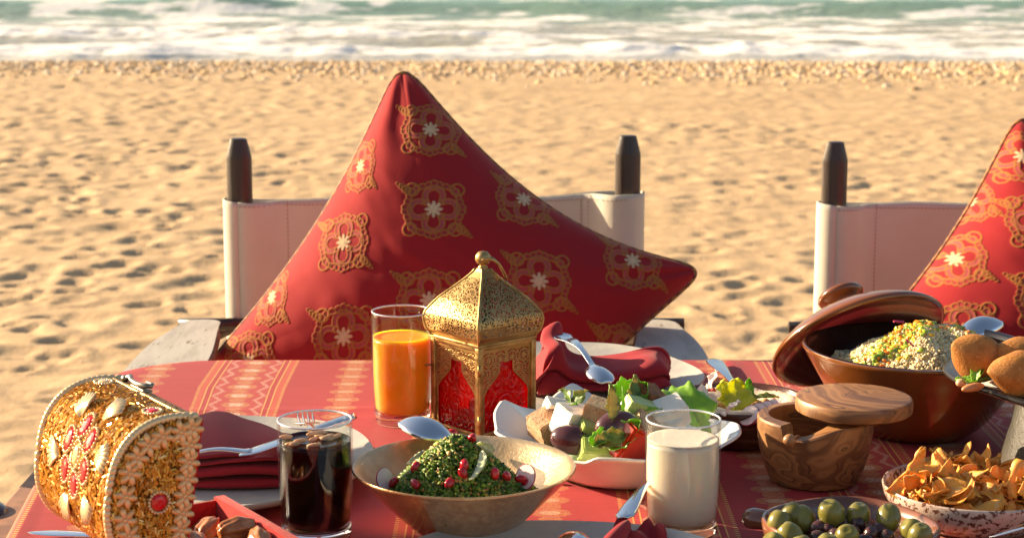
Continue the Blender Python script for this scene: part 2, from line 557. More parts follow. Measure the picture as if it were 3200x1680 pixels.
def armchair(loc):
    """folding safari chair; origin on the sand under the middle of the back"""
    t = thing('safari_chair', 'white canvas safari chair behind the large cushion in the middle', 'chair', loc, (0, 0, 0), 'canvas safari chairs along the far side of the table')
    hw = .339
    for s, zt in ((-1, 1.005), (1, 1.010)):
        g = G()
        prof = [(0, 0), (.0225, 0), (.0225, zt - .034), (.0218, zt - .030), (.0158, zt - .006), (.0145, zt - .001), (.011, zt), (0, zt)]
        g.lathe(prof, 16, M=S(1, .8, 1))
        autosmooth(g.make('back_post', M_POST, t, loc=(s * hw, 0, 0)), 25)
    # canvas: one loop round both posts
    P = []; nn = 44
    for k in range(9):
        a = math.radians(270 - 180 * k / 8); P.append((-hw + .029 * math.cos(a), .029 * math.sin(a)))
    backs = [(x, .029 + .03 * (1 - (x / hw) ** 2)) for x in np.linspace(-hw, hw, nn)]
    fronts = [(x, .012 + .03 * (1 - (x / hw) ** 2) - .041 * float(sst(hw - .070, hw - .026, abs(x)))) for x in np.linspace(hw, -hw, nn)]
    P += backs[1:-1]
    for k in range(9):
        a = math.radians(90 - 180 * k / 8); P.append((hw + .029 * math.cos(a), .029 * math.sin(a)))
    P += fronts[1:-1]
    rows = []
    for r_, f in enumerate(np.linspace(0, 1, 26)):
        row = []
        for x, y in P:
            q = x / hw
            zt = .903 + .006 * q - .012 * (1 - q * q) + .002 * math.sin(9 * q); zb = .645 - .008 * (1 - q * q)
            z = zb + (zt - zb) * f
            y2 = y + .004 * math.sin(f * 5 + q * 3) * (1 - abs(q)) + .0015 * math.sin(23 * q + 2) * f
            row.append((x, y2, z))
        rows.append(row + row[:1])
    V, F = gridmesh(np.array(rows))
    solid(mobj('canvas_back', V, F, M_CANVAS, t), .0022)
    st = G()
    for x in (-hw + .068, -hw + .080, hw - .068, hw - .080):
        yf = .012 + .03 * (1 - (x / hw) ** 2) - .041 * float(sst(hw - .070, hw - .026, abs(x)))
        for z in np.arange(.65, .895, .0075): st.box(.0011, .0012, .0045, M=T(x, yf - .0012 + .004 * math.sin((z - .645) / .255 * 5 + x / hw * 3) * (1 - abs(x / hw)), z))
    for x in np.arange(-hw + .005, hw, .0075):
        q = x / hw; yf = .012 + .03 * (1 - q * q) - .041 * float(sst(hw - .070, hw - .026, abs(x)))
        st.box(.0045, .0012, .001, M=T(x, yf - .0016 + .004 * math.sin(4.8 + q * 3) * (1 - abs(q)) + .0014 * math.sin(23 * q + 2), .895 + .006 * q - .012 * (1 - q * q)))
    tag(st.make('stitching', M_STITCH, t, smooth=False), kind='stuff')
    for s in (-1, 1):
        o = [(s * .350, -.185), (s * .405, -.190), (s * .412, -.26), (s * .426, -.34), (s * .432, -.45), (s * .430, -.62), (s * .42, -.66),
             (s * .335, -.66), (s * .322, -.58), (s * .325, -.45), (s * .336, -.34), (s * .346, -.25)]
        if s > 0: o = o[::-1]
        o = chaikin(o[::-1], 2)
        arm = prism(o, .700, .722, .003).make('armrest', M_ARM, t)
        autosmooth(arm, 30)
        ed = G()
        ed.tube([(s * .345, -.255, .711), (s * .328, -.42, .711), (s * .325, -.60, .711)], .0080, 6, flat=.9)
        ed.make('arm_edge', M_ARMEDGE, t)
        rl = G(); rl.tube([(s * .30, -.12, .700), (s * .43, -.12, .700)], .011, 10); rl.make('arm_bolt', M_POST, t)
        lg = G()
        lg.tube([(s * .40, -.60, .0), (s * .405, -.60, .70)], .020, 10); lg.make('front_leg', M_POST, t)
        lg = G(); lg.tube([(s * .40, -.19, .66), (s * .40, -.19, .0)], .018, 10); lg.make('rear_leg', M_POST, t)
        lg = G(); lg.tube([(s * .339, .0, .68), (s * .40, -.19, .68), (s * .405, -.60, .685)], .013, 8); lg.make('arm_rail', M_POST, t)
    g = G(); g.box(.72, .46, .012, M=T(0, -.36, .43), bev=.005); g.make('canvas_seat', M_CANVAS, t)
    g = G(); g.tube([(-.41, -.60, .42), (.41, -.60, .42)], .016, 8); g.make('seat_rail', M_POST, t)
    g = G(); g.tube([(-.41, -.14, .42), (.41, -.14, .42)], .016, 8); g.make('seat_rail', M_POST, t)
    return t

ch1 = armchair((-.137, 3.2, 0))
ch2 = copy_tree(ch1); ch2.location = (.902, 3.2, -.006)
ch2['label'] = 'white canvas safari chair at the edge of the picture behind the tagine'

# dark wooden chair at the near end of the table, only its arm shows; the unseen tall back is added for its shade
t = thing('wooden_chair', 'dark polished wooden chair arm beside the corner of the tablecloth', 'chair', (-.634, 1.90, -.085))
g = G(); g.lathe([(0, 0), (.022, 0), (.020, .3), (.018, .60), (.021, .70), (.019, .772), (.026, .786), (.036, .798), (.041, .812), (.039, .826), (.030, .836), (.016, .840), (0, .841)], 24, M=S(1.25, 1, 1))
M_MAHO = pm('polished_dark_wood', (.035, .012, .009), (.06, .02, .013), nscale=12, stretch=(1, 1, .3), rough=.22, coat=.6, coatr=.1)
g.make('arm_post', M_MAHO, t, loc=(.05, .0, 0))
g = G(); g.tube([(.04, 0, .815), (-.08, .06, .813), (-.20, .15, .81)], [.028, .022, .02], 12, flat=.5); g.make('arm_rail', M_MAHO, t)
g = G(); g.box(.36, .46, .04, M=T(-.12, .25, .44), bev=.01); g.make('seat', M_MAHO, t)
for p in ((.0, .45), (-.28, .05)):
    g = G(); g.tube([(p[0], p[1], 0), (p[0], p[1], .44)], .02, 10); g.make('leg', M_MAHO, t)
g = G(); g.box(.03, .20, .50, M=T(-.19, .34, .85), bev=.012); g.make('added_shade_back', M_MAHO, t)  # tall panel added out of view to cast shade on the left plate
for yy in (.24, .44):  # posts of the added shading back, also out of view
    g = G(); g.tube([(-.19, yy, 0), (-.19, yy, 1.10)], .02, 10); g.make('back_post', M_MAHO, t)

# ------------------------------------------------------------------ cushions
RED = np.array((.30, .016, .020)); GOLD = np.array((.33, .125, .030)); PINK = np.array((.36, .075, .07)); CREAM = np.array((.58, .42, .25)); DRED = np.array((.27, .015, .018))

def motif(p, q):
    """embroidered lozenge in local units (about -1..1): returns weights gold, pink, cream, dark"""
    g = np.zeros_like(p); k = np.zeros_like(p); c = np.zeros_like(p); dk = np.zeros_like(p)
    r = np.hypot(p, q); th = np.arctan2(q, p)
    def band(d, w): return 1 - sst(w * .6, w, np.abs(d))
    # scalloped border: square-ish outline with rounded corners
    sup = (np.abs(p) ** 3.2 + np.abs(q) ** 3.2) ** (1 / 3.2)
    sc = .80 + .035 * np.abs(np.sin(15 * th)) + .10 * np.exp(-((np.abs(np.abs(th) - PI / 2)) / .22) ** 2) + .10 * np.exp(-(np.minimum(np.abs(th), PI - np.abs(th)) / .22) ** 2)
    sc -= .14 * np.exp(-((np.abs(th) - PI / 4) / .12) ** 2) * 0
    inside = sup < sc
    g = np.maximum(g, band(sup - sc + .02, .028))
    g = np.maximum(g, band(sup - .66, .028))
    ringz = (sup > .66) & (sup < sc - .03)
    pet = np.abs(np.sin(15 * th))
    g = np.where(ringz, np.maximum(g, 1 - sst(.22, .42, pet)), g)
    k = np.where(ringz & (pet > .4), .35, k)
    dk = np.where(inside, .35, dk)
    # corner drops
    for cx, cy in ((.66, .62), (-.66, -.62), (-.62, .62), (.62, -.62)):
        d = np.hypot((p - cx), (q - cy))
        g = np.maximum(g, band(d - .19, .035)); k = np.where(d < .17, .6, k)
    # four C scrolls
    for ax, ay in ((0, 1), (1, 0), (0, -1), (-1, 0)):
        a = p * ax + q * ay - .42; b = p * ay - q * ax
        d = np.hypot(a, b) - .25; an = np.arctan2(b, a)
        on = np.abs(an) < 2.25
        k = np.where(on & (np.abs(d) < .065), np.maximum(k, .9), k)
        g = np.where(on, np.maximum(g, np.maximum(band(d - .075, .024), band(d + .07, .022))), g)
        for s in (-1, 1):
            e = np.hypot(a + .20, b - s * .20); g = np.maximum(g, band(e - .075, .024)); k = np.where(e < .06, .9, k)
    # flower
    fl = .26 * (.42 + .58 * np.abs(np.cos(4 * th)))
    c = np.where(r < fl, 1.0, 0); vein = np.abs(np.sin(4 * th)) < .10
    g = np.where((r < fl) & vein & (r > .08), .6, g); c = np.where((r < fl) & vein & (r > .08), .4, c)
    g = np.where(r < .06, .7, g); g = np.maximum(g, np.where(r < .5, band(r - fl, .02) * .5, 0))
    # leaf tips along one diagonal
    for s in (-1, 1):
        a = (s * p - s * q * .78) / 1.27; b = (s * p * .78 + s * q) / 1.27
        for i, (cc, ln, wd) in enumerate(((.98, .16, .13), (1.13, .15, .10), (1.27, .13, .06))):
            e = np.hypot((a - cc) / ln, b / wd)
            g = np.maximum(g, np.where(e < 1.0, np.where((e > .72) | (np.abs(np.sin((a * 26 + np.abs(b) * 22))) > .62), 1.0, .15), 0)); dk = np.where(e < 1, .35, dk)
    keep = (inside | (g > .1))
    return g * keep, k * keep, c * keep, dk

def cushion(name, label, corners, origin, tilt, motifs, msize, thick, sags, n=430, yaw=0.0, ears=(0, 0)):
    """corners in the cushion plane (x right, y up): left, bottom, right, top"""
    L, B, Rr, Tp = [np.array(c_, float) for c_ in corners]
    t = thing(name, label, 'cushion', origin, (0, 0, yaw), 'red cushions with gold embroidered motifs')
    u = np.linspace(-1, 1, n); a_, b_ = np.meshgrid(u, u); k_ = np.maximum(np.abs(a_), np.abs(b_)) / np.maximum(1e-9, (np.abs(a_) ** 13 + np.abs(b_) ** 13) ** (1 / 13)); k_ = 1 + (k_ - 1) * np.maximum(np.abs(a_), np.abs(b_)) ** 5; s_, t_ = (a_ * k_ + 1) / 2, (b_ * k_ + 1) / 2; s0, t0 = (a_ + 1) / 2, (b_ + 1) / 2   # s: left->bottom / top->right direction ; t: towards top/right
    def curve(A, Bq, sag, tau, skew=0.0, cen=None):
        d = Bq - A; nrm = np.array((-d[1], d[0])); nrm = nrm / np.hypot(*nrm)
        w = 4 * tau * (1 - tau) * (1 + skew * (tau - .5) * 2)
        return A + d * tau[..., None] + nrm * (sag * w)[..., None]
    # edges: e0 (t=0) left->bottom, e1 (t=1) top->right, f0 (s=0) left->top, f1 (s=1) bottom->right
    e0 = curve(L, B, sags[0], s_); e1 = curve(Tp, Rr, -sags[1], s_, sags[4])
    f0 = curve(L, Tp, -sags[2], t_); f1 = curve(B, Rr, sags[3], t_)
    S1 = s_[..., None]; T1 = t_[..., None]
    P = (1 - T1) * e0 + T1 * e1 + (1 - S1) * f0 + S1 * f1 - ((1 - S1) * (1 - T1) * L + S1 * (1 - T1) * B + (1 - S1) * T1 * Tp + S1 * T1 * Rr)
    a, b = a_, b_
    prof = ((1 - np.abs(a) ** 2.1) * (1 - np.abs(b) ** 2.1)) ** .60 + .13 * ((1 - np.abs(a) ** 14) * (1 - np.abs(b) ** 14)) ** .5
    edge = np.minimum(np.minimum(s0, 1 - s0), np.minimum(t0, 1 - t0))
    wr = .5 * np.sin(34 * s_ + 5 * np.sin(6 * t_)) * np.exp(-edge / .05) * .0032
    wr += .009 * (fbm(s_ * 5 + t_ * 2, t_ * 8, 3, 4) - .5) * np.clip(prof * 1.6, 0, 1)
    # soft creases running from the ears
    for cs, ct in ((0, 1), (1, 1)):
        dd = np.hypot(s_ - cs, t_ - ct); an = np.arctan2(np.abs(t_ - ct), np.abs(s_ - cs))
        wr += .0028 * np.sin(an * 11 + cs) * np.exp(-((dd - .16) / .11) ** 2)
    D = thick * prof + wr * np.clip(prof * 4, 0, 1)
    g = np.zeros_like(s_); k = g.copy(); c = g.copy(); dk = g.copy()
    for mx, my, sx in motifs:
        pl = (P[..., 0] - mx) / (msize * sx); ql = (P[..., 1] - my) / msize
        box = (np.abs(pl) < 1.5) & (np.abs(ql) < 1.5)
        if not box.any(): continue
        r = motif(pl[box], ql[box])
        for arr, val in zip((g, k, c, dk), r): arr[box] = np.maximum(arr[box], val)
    D += .0011 * np.clip(g + c * .7 + k * .3, 0, 1)
    thread = .88 + .24 * vn(P[..., 0] * 900, P[..., 1] * 260, 3)[..., None]
    col = RED * (.97 + .06 * vn(P[..., 0] * 700, P[..., 1] * 700, 9)[..., None])
    for w, cc in ((dk, DRED), (k, PINK), (g, GOLD), (c, CREAM)):
        w = np.clip(w, 0, 1)[..., None]; col = col * (1 - w) + cc * thread * w
    cs, sn = math.cos(tilt), math.sin(tilt)
    def place(P, D):
        return np.stack([P[..., 0], P[..., 1] * sn - D * cs, P[..., 1] * cs + D * sn], -1)
    front = place(P, D)
    V, F = gridmesh(front)
    m = bpy.data.materials.get('red_brocade')
    if not m:
        m = pm('red_brocade', (1, 1, 1), attr='tint', rough=.8, sheen=.08, bump=.35, bscale=650, bdist=.001, spec=.15)
    o = mobj('cover_front', V, F, m, t); pcol(o, col.reshape(-1, 3))
    st = 6
    bk = place(P, -D * .8)[::st, ::st]
    V, F = gridmesh(bk[:, ::-1])
    o = mobj('cover_back', V, F, bpy.data.materials.get('red_plain') or pm('red_plain', tuple(RED), rough=.8, sheen=.08, bump=.25, bscale=700, bdist=.0008), t)
    z = place(P, D * 0)
    i = slice(0, None, 4)
    loop = np.concatenate([z[0, i], z[i, -1], z[-1, ::-1][i], z[::-1, 0][i]])
    loop = [tuple(p) for p in loop]
    lp = []
    for p in loop:
        if not lp or (Vector(p) - Vector(lp[-1])).length > .002: lp.append(p)
    if (Vector(lp[0]) - Vector(lp[-1])).length < .002: lp.pop()
    g_ = G(); g_.tube(lp, .0042, 8, closed=True)
    cm = []
    dist = 0
    for q in range(len(lp)):
        dist += (Vector(lp[q]) - Vector(lp[q - 1])).length if q else 0
        for kk in range(8):
            w = .5 + .5 * math.sin(dist * 330 + kk * PI / 4)
            w = 1 if w > .55 else 0
            cm.append(tuple((np.array((.17, .055, .028)) * (1 - w) + np.array((.40, .19, .05)) * w)))
    o = g_.make('piping', bpy.data.materials.get('twisted_cord') or pm('twisted_cord', (1, 1, 1), attr='tint', rough=.6, bump=.3, bscale=600), t)
    pcol(o, cm)
    return t

PL = lambda x, z, oz: (x, (z - oz))
TILT = math.radians(20)
# plane origin sits on the chair seat; plane coordinates measured from there
CY = 2.80; CZ = .46
def cpt(x, z): return (x, (z - CZ) / math.cos(TILT))
# motif centres: measured on the plane of the cushion
MOT1 = [(-0.1294, 0.5968, 0.95), (-0.1208, 0.4542, 1), (0.019, 0.4839, 0.9), (-0.2618, 0.4071, 0.82), (0.1908, 0.3882, 0.95), (0.0417, 0.342, 1), (-0.2573, 0.2568, 1), (-0.2409, 0.5392, 0.5), (-0.3785, 0.3298, 0.55), (-0.1257, 0.308, 1), (-0.4125, 0.2274, 0.9), (0.1764, 0.2388, 1)]
cushion('cushion', 'large red cushion with gold motifs standing on its corner on the middle chair',
        ((-0.5036, 0.2156), (-.04, .01), (0.322, 0.3896), (-0.1852, 0.7396)), (0, CY, CZ), TILT, MOT1, .0545, .150, (.02, .068, .034, .02, .25), n=470)
MOT2 = [(0.818, 0.5588, 0.95), (0.744, 0.4999, 0.5), (0.8219, 0.4425, 1), (0.6992, 0.3907, 0.85), (0.8178, 0.3111, 1), (0.6945, 0.2661, 1), (0.6058, 0.2996, 0.6)]
cushion('cushion', 'red cushion cut off by the edge of the picture behind the tagine',
        ((0.4702, 0.1774), (.98, .01), (1.36, .37), (0.831, 0.6574)), (0, CY, CZ), TILT, MOT2, .0545, .150, (.02, .055, .036, .02, .2), n=360)

# ------------------------------------------------------------------ table and cloth
TZ = .752
TX0, TX1, TY0, TY1, TR = -.568, 1.45, 1.22, 2.585, .16
t = thing('dining_table', 'long table under the red cloth', 'table', (.44, 1.9, 0))
g = G(); V = rot_rect(TX1 - TX0 - .03, TY1 - TY0 - .03, TR - .02, 8)
prism(V, .715, .745, .006).make('tabletop', M_ARMEDGE, t)
for sx in (-1, 1):
    for sy in (-1, 1):
        g = G(); g.box(.06, .06, .715, M=T(sx * .85, sy * .52, .3575), bev=.004); g.make('leg', M_ARMEDGE, t)

def cloth_mat():
    m, nt, b = newmat('red_striped_cloth')
    def at(n):
        k = nt.nodes.new('ShaderNodeAttribute'); k.attribute_name = n; return E(nt, k.outputs['Fac'])
    bd, md, v = at('band'), at('medal'), at('along')
    tc = nt.nodes.new('ShaderNodeTexCoord'); ob = tc.outputs['Object']
    lace = noise(nt, ob, 430, 2, .6)
    vo = nt.nodes.new('ShaderNodeTexVoronoi'); vo.feature = 'DISTANCE_TO_EDGE'; vo.inputs['Scale'].default_value = 330
    nt.links.new(ob, vo.inputs['Vector']); thr = E(nt, vo.outputs['Distance'])
    curl = thr.lt(.16).max(lace.gt(.60))
    def box(d, c, w): return (d - c).abs().lt(w)
    def cell(v, per, ph=0.0): return ((v * (1 / per) + ph).frac() - .5) * per
    def ell(d, w, vv, h): return ((d * (1 / w)).sq2() + (vv * (1 / h)).sq2()).sqrt()
    E.sq2 = lambda s: s * s
    dash = box(bd, .0572, .0022) * (v * (1 / .0068)).frac().lt(.5)
    lines = box(bd, .0465, .0009).max(box(bd, .0385, .0009))
    fill = bd.lt(.0550) * bd.gt(.0475)
    inner = bd.lt(.0372)
    wob = lace * .006 - .003
    zz = ((v * (1 / .024)).pp(1.0) * .011 + .0235)
    zig = (bd - zz + wob * 1.8).abs().lt(.0030) * curl.max(lace.gt(.5))
    e1 = ell(bd + wob * .7, .0195, cell(v, .048), .0155)
    e2 = ell(bd + wob * .7, .0115, cell(v, .048, .5), .0085)
    med1 = e1.lt(1.0) * curl; core1 = e1.lt(.55)
    med2 = e2.lt(1.0) * curl
    f1 = ell(md + wob, .0225, cell(v, .044), .0140)
    f2 = ell(md + wob, .0125, cell(v, .044, .5), .0130)
    m1 = f1.lt(1.0) * curl; mcore = f1.lt(.5) * curl.max(.55); m2 = f2.lt(1.0) * curl
    n1 = noise(nt, ob, 900, 2); n2 = noise(nt, ob, 3, 4)
    mp = nt.nodes.new('ShaderNodeMapping'); mp.inputs['Scale'].default_value = (14, 420, 14); nt.links.new(ob, mp.inputs[0])
    weft = noise(nt, mp.outputs[0], 1, 3)
    red = mixc(nt, weft.ss(.3, .7), (.41, .028, .032), (.35, .021, .026))
    red = mixc(nt, n2.ss(.4, .7) * .5, red, (.47, .04, .05))
    c = mixc(nt, fill * .5, red, (.60, .13, .055))
    c = mixc(nt, inner * .22, c, (.56, .11, .07))
    c = mixc(nt, dash.max(lines) * .9, c, (.66, .36, .10))
    c = mixc(nt, zig * .42, c, (.70, .52, .38))
    c = mixc(nt, med1.max(med2) * .6, c, (.56, .32, .11))
    c = mixc(nt, core1 * curl * .7, c, (.70, .60, .46))
    c = mixc(nt, m1.max(m2) * .55, c, (.56, .30, .10))
    c = mixc(nt, mcore * .5, c, (.64, .50, .32))
    nt.links.new(c, b.inputs['Base Color'])
    b.inputs['Roughness'].default_value = .62; b.inputs['Sheen Weight'].default_value = .06; b.inputs['Sheen Roughness'].default_value = .4
    b.inputs['Specular IOR Level'].default_value = .3
    bp = nt.nodes.new('ShaderNodeBump'); bp.inputs['Strength'].default_value = .25; bp.inputs['Distance'].default_value = .0008
    h = n1 + weft + zig.max(med1).max(m1).max(lines).max(dash) * .9
    nt.links.new(h.v, bp.inputs['Height']); nt.links.new(bp.outputs[0], b.inputs['Normal'])
    return m

def cloth():
    drop = .34
    us = np.arange(TX0 - drop, TX1 + drop, .0075); vs = np.arange(TY0 - drop, TY1 + drop, .0075)
    U, W = np.meshgrid(us, vs)
    cx, cy = (TX0 + TX1) / 2, (TY0 + TY1) / 2; hx, hy = (TX1 - TX0) / 2 - TR, (TY1 - TY0) / 2 - TR
    qx, qy = np.abs(U - cx) - hx, np.abs(W - cy) - hy
    ox, oy = np.maximum(qx, 0), np.maximum(qy, 0)
    out = np.hypot(ox, oy); d = out + np.minimum(np.maximum(qx, qy), 0) - TR
    nx = np.where(out > 1e-9, ox / np.maximum(out, 1e-9), (qx > qy) * 1.0) * np.sign(U - cx)
    ny = np.where(out > 1e-9, oy / np.maximum(out, 1e-9), (qx <= qy) * 1.0) * np.sign(W - cy)
    s = np.maximum(d, 0); rho = .012
    ang = np.clip(s / rho, 0, PI / 2)
    hang = np.maximum(0, s - rho * PI / 2)
    along = U * 1.0 + W * 1.3
    fold = .020 * np.sin(along * 24 + 2 * np.sin(along * 7)) * np.clip(hang / .2, 0, 1) * .6
    off = rho * np.sin(ang) + fold
    X = U - nx * (s - off); Y = W - ny * (s - off)
    X = X + .10 * np.clip(2.42 - W, 0, .65) * sst(-.15, -.55, U)
    Z = TZ - rho * (1 - np.cos(ang)) - hang
    Z += np.where(d < -.01, .0042 * (fbm(U * 3.5, W * 3, 3, 6) - .5) + .0022 * np.exp(-(np.abs(U - .338 + .01 * W) / .007) ** 1.3) + .0012 * np.exp(-(np.abs(U + .105) / .006) ** 1.3) + .0012 * np.exp(-(np.abs(W - 2.31 - .03 * U) / .006) ** 1.3), 0)
    V, F = gridmesh(np.stack([X, Y, Z], -1))
    o = mobj('tablecloth', V, F, cloth_mat())
    bands = np.array([-.90, -.625, -.364, -.062, .173, .405, .64, .88, 1.12, 1.36, 1.6]); med = np.array([-.77, -.495, -.222, .040, .285, .52, .76, 1.0, 1.24, 1.48])
    for n, arr in (('band', np.abs(U[..., None] - bands).min(-1)), ('medal', np.abs(U[..., None] - med).min(-1)), ('along', W)):
        a = o.data.attributes.new(n, 'FLOAT', 'POINT'); a.data.foreach_set('value', arr.astype(np.float32).ravel())
    tag(o, 'red tablecloth with gold woven bands and lace medallions over the long table', 'tablecloth')
cloth()

# ------------------------------------------------------------------ shared materials for the table things
def thin_glass():
    m, nt, b = newmat('clear_glass'); nt.nodes.remove(b)
    tr = nt.nodes.new('ShaderNodeBsdfTransparent'); gl = nt.nodes.new('ShaderNodeBsdfGlossy'); gl.inputs['Roughness'].default_value = .02
    tr.inputs[0].default_value = (.97, .975, .97, 1)
    lw = nt.nodes.new('ShaderNodeLayerWeight'); lw.inputs['Blend'].default_value = .5; fc = E(nt, lw.outputs['Facing']); fc = fc * fc * fc * fc * .55 + .035
    mx = nt.nodes.new('ShaderNodeMixShader'); nt.links.new(fc.v, mx.inputs[0]); nt.links.new(tr.outputs[0], mx.inputs[1]); nt.links.new(gl.outputs[0], mx.inputs[2])
    nt.links.new(mx.outputs[0], nt.nodes['Material Output'].inputs[0]); return m
M_GLASS = thin_glass()
M_RIM = pm('glass_rim', (.9, .9, .9), rough=.05, trans=.6, ior=1.5, spec=.8)
M_THICK = pm('thick_glass', (1, 1, 1), rough=.0, trans=1.0, ior=1.46)
M_STEEL = pm('polished_steel', (.80, .80, .82), rough=.13, metal=1.0, rvar=.04, nscale=60)
M_STONE = pm('grey_stoneware', (.52, .50, .455), (.38, .375, .35), nscale=9, rough=.45, rvar=.12, bump=.35, bscale=45, lo=.3, hi=.7, col3=(.48, .46, .40), n3=16, lo3=.5, hi3=.66)
M_STONERIM = pm('stoneware_rim', (.52, .46, .39), (.40, .35, .30), nscale=22, rough=.5, bump=.3, bscale=90)
M_NAPKIN = pm('red_linen', (.36, .020, .030), (.30, .015, .022), nscale=8, rough=.75, sheen=.1, bump=.3, bscale=1100, bdist=.0006, spec=.25)

def plate(label, loc, r, rot=0, wav=.0015):
    t = thing('stoneware_plate', label, 'plate', loc, (0, 0, rot), 'grey stoneware plates')
    def w(tt): return 1 + .006 * math.sin(3 * tt + 1) + .004 * math.sin(7 * tt), wav * math.sin(5 * tt) + wav * math.sin(2 * tt + 1)
    def top(tt):
        k, dz = w(tt)
        return [(.001, .0085, None), (r * .35, .0085, None), (r * .66, .009, None), (r * .78, .0105, None), (r * .88 * k, .0155 + dz * .5, None), (r * .97 * k, .0225 + dz, None), (r * .992 * k, .0240 + dz, None)]
    def under(tt):
        k, dz = w(tt)
        return [(r * .992 * k, .0240 + dz, None), (r * k, .0225 + dz, None), (r * .995 * k, .019 + dz, None), (r * .90 * k, .010 + dz * .4, None), (r * .72, .002, None), (r * .62, .0, None), (.001, .0, None)]
    G().polar(top, 96, cap1=False).make('well', M_STONE, t)
    G().polar(under, 96, cap0=False).make('underside', M_STONERIM, t)
    return t

pl_l = plate('grey stoneware plate under a folded napkin behind the dark drink', (-0.339, 2.005, TZ), .185, .4)
pl_f = plate('grey stoneware plate behind the lantern at the far table edge', (0.052, 2.404, TZ), .205, 1.9, .0022)
pl_n = plate('grey stoneware plate cut off by the lower edge of the picture', (0.044, 1.597, TZ), .185, 3.0)

# --- cutlery -------------------------------------------------------
def spoon_mesh(L=.20, bl=.062, bw=.042, hw=.020, nw=.0075, dep=.010, arch=.016):
    """spoon along +x: bowl at x=0..bl (hollow up), handle to x=L"""
    n = 36; m = 13
    xs = np.concatenate([np.linspace(0, bl, 18), np.linspace(bl, L, 19)[1:]])
    P = []
    for x in xs:
        if x <= bl:
            q = x / bl; w = bw / 2 * max(.0, (1 - (2 * q - .92) ** 2 / 1.0)) ** .5 if q < .96 else nw / 2
            w = max(w, nw / 2 if q > .8 else .0004); dz = -dep * math.sin(PI * min(1, q)) ** .7
        else:
            q = (x - bl) / (L - bl); w = nw / 2 + (hw / 2 - nw / 2) * sst(.25, .92, np.array(q)) * (1 if q < .93 else math.sqrt(max(0, 1 - ((q - .93) / .07) ** 2 * .95))); dz = 0
        q2 = max(0, (x - bl * .8) / (L - bl * .8)); base = arch * math.sin(PI * min(1, q2 * 1.15)) * .8 + (.004 * q2)
        row = []
        for j in range(m):
            s = -1 + 2 * j / (m - 1)
            zz = dz * (1 - s * s) if x <= bl else .0012 * (1 - s * s)
            row.append((x, s * w, base + zz))
        P.append(row)
    return gridmesh(np.array(P))

def knife_mesh(L=.23, bl=.11):
    xs = np.linspace(0, L, 40); P = []
    for x in xs:
        if x < bl: q = x / bl; w = .0095 * (min(1, q * 4) ** .5) ; th = .0007
        else: q = (x - bl) / (L - bl); w = .0045 + .0055 * min(1, q * 1.2) ; w *= (1 if q < .92 else math.sqrt(max(.02, 1 - ((q - .92) / .08) ** 2))); th = .0032
        P.append([(x, w * math.cos(a), th * math.sin(a)) for a in np.linspace(0, 2 * PI, 13)])
    return gridmesh(np.array(P))

def cutlery(kind, name, label, matrix, group=None, **k):
    if kind == 'spoon': V, F = spoon_mesh(**k)
    else: V, F = knife_mesh(**k)
    o = mobj(name, V, F, M_STEEL)
    if kind == 'spoon': solid(o, .0016)
    o.matrix_world = matrix
    return tag(o, label, kind, group)

def aim(p, q, roll=0):
    """matrix with +x from p to q"""
    p = Vector(p); q = Vector(q); x = (q - p).normalized(); z = Vector((0, 0, 1))
    y = z.cross(x).normalized(); z = x.cross(y)
    return frame(p, x, y, z) @ R('X', roll)

def fork(label, p, q, roll=0):
    t = bpy.data.objects.new('fork', None); C.objects.link(t); t.empty_display_size = .02
    t.matrix_world = aim(p, q, roll); tag(t, label, 'fork')
    for k in range(4):
        y = -.0085 + k * .00567
        g = G(); g.tube([(0, y, .004), (.02, y, .0005), (.05, y * .95, 0), (.056, y * .8, .0)], [.0009, .0014, .0017, .0018], 6); g.make('tine', M_STEEL, t)
    P = []
    for x in np.linspace(.052, .20, 30):
        w = .0112 * (1 - sst(.058, .085, np.array(x))) + .0038; w += .0055 * sst(.10, .185, np.array(x)); w *= 1 if x < .19 else math.sqrt(max(.05, 1 - ((x - .19) / .0105) ** 2))
        b = .010 * math.sin(PI * min(1, (x - .052) / .148))
        P.append([(x, w * s, b + .0008 * (1 - s * s)) for s in np.linspace(-1, 1, 7)])
    V, F = gridmesh(np.array(P)); solid(mobj('handle', V, F, M_STEEL, t), .0018)
    return t

# --- left napkin with knife and fork ---------------------------------
def serp(x0, x1, yf, yb, z0, layers, th, seed, lift=lambda x: 0, nx=60, amp=.0012, yshift=lambda x: 0):
    """cloth folded back and forth: serpentine section in y/z swept along x"""
    path = []
    for L in range(layers):
        z = z0 + L * th
        a, b = (yb, yf) if L % 2 == 0 else (yf, yb)
        for k in range(14): path.append((a + (b - a) * k / 13, z))
        if L < layers - 1:
            s = -1 if L % 2 == 0 else 1
            for k in range(1, 7):
                an = PI * k / 7; path.append((b + s * th * .55 * math.sin(an), z + th * .5 * (1 - math.cos(an))))
    xs = np.linspace(x0, x1, nx); P = []
    for x in xs:
        row = []
        for i, (y, z) in enumerate(path):
            n = amp * 2 * (vn(np.array(x * 28.), np.array(i * .13), seed) - .5)
            rel = (z - z0) / max(1e-6, th * (layers - 1))
            row.append((x, y + yshift(x) + n * 1.5, z + (n + lift(x)) * rel))
        P.append(row)
    return gridmesh(np.array(P))

t = thing('folded_napkin', 'dark red linen napkin folded flat on the plate behind the dark drink', 'napkin', (0, 0, 0))
V, F = serp(-.405, -.192, 1.925, 2.035, .7645, 5, .0068, 3, lift=lambda x: .004 * math.sin(x * 40), amp=.0016)
solid(mobj('napkin_folds', V, F, M_NAPKIN, t), .0022)
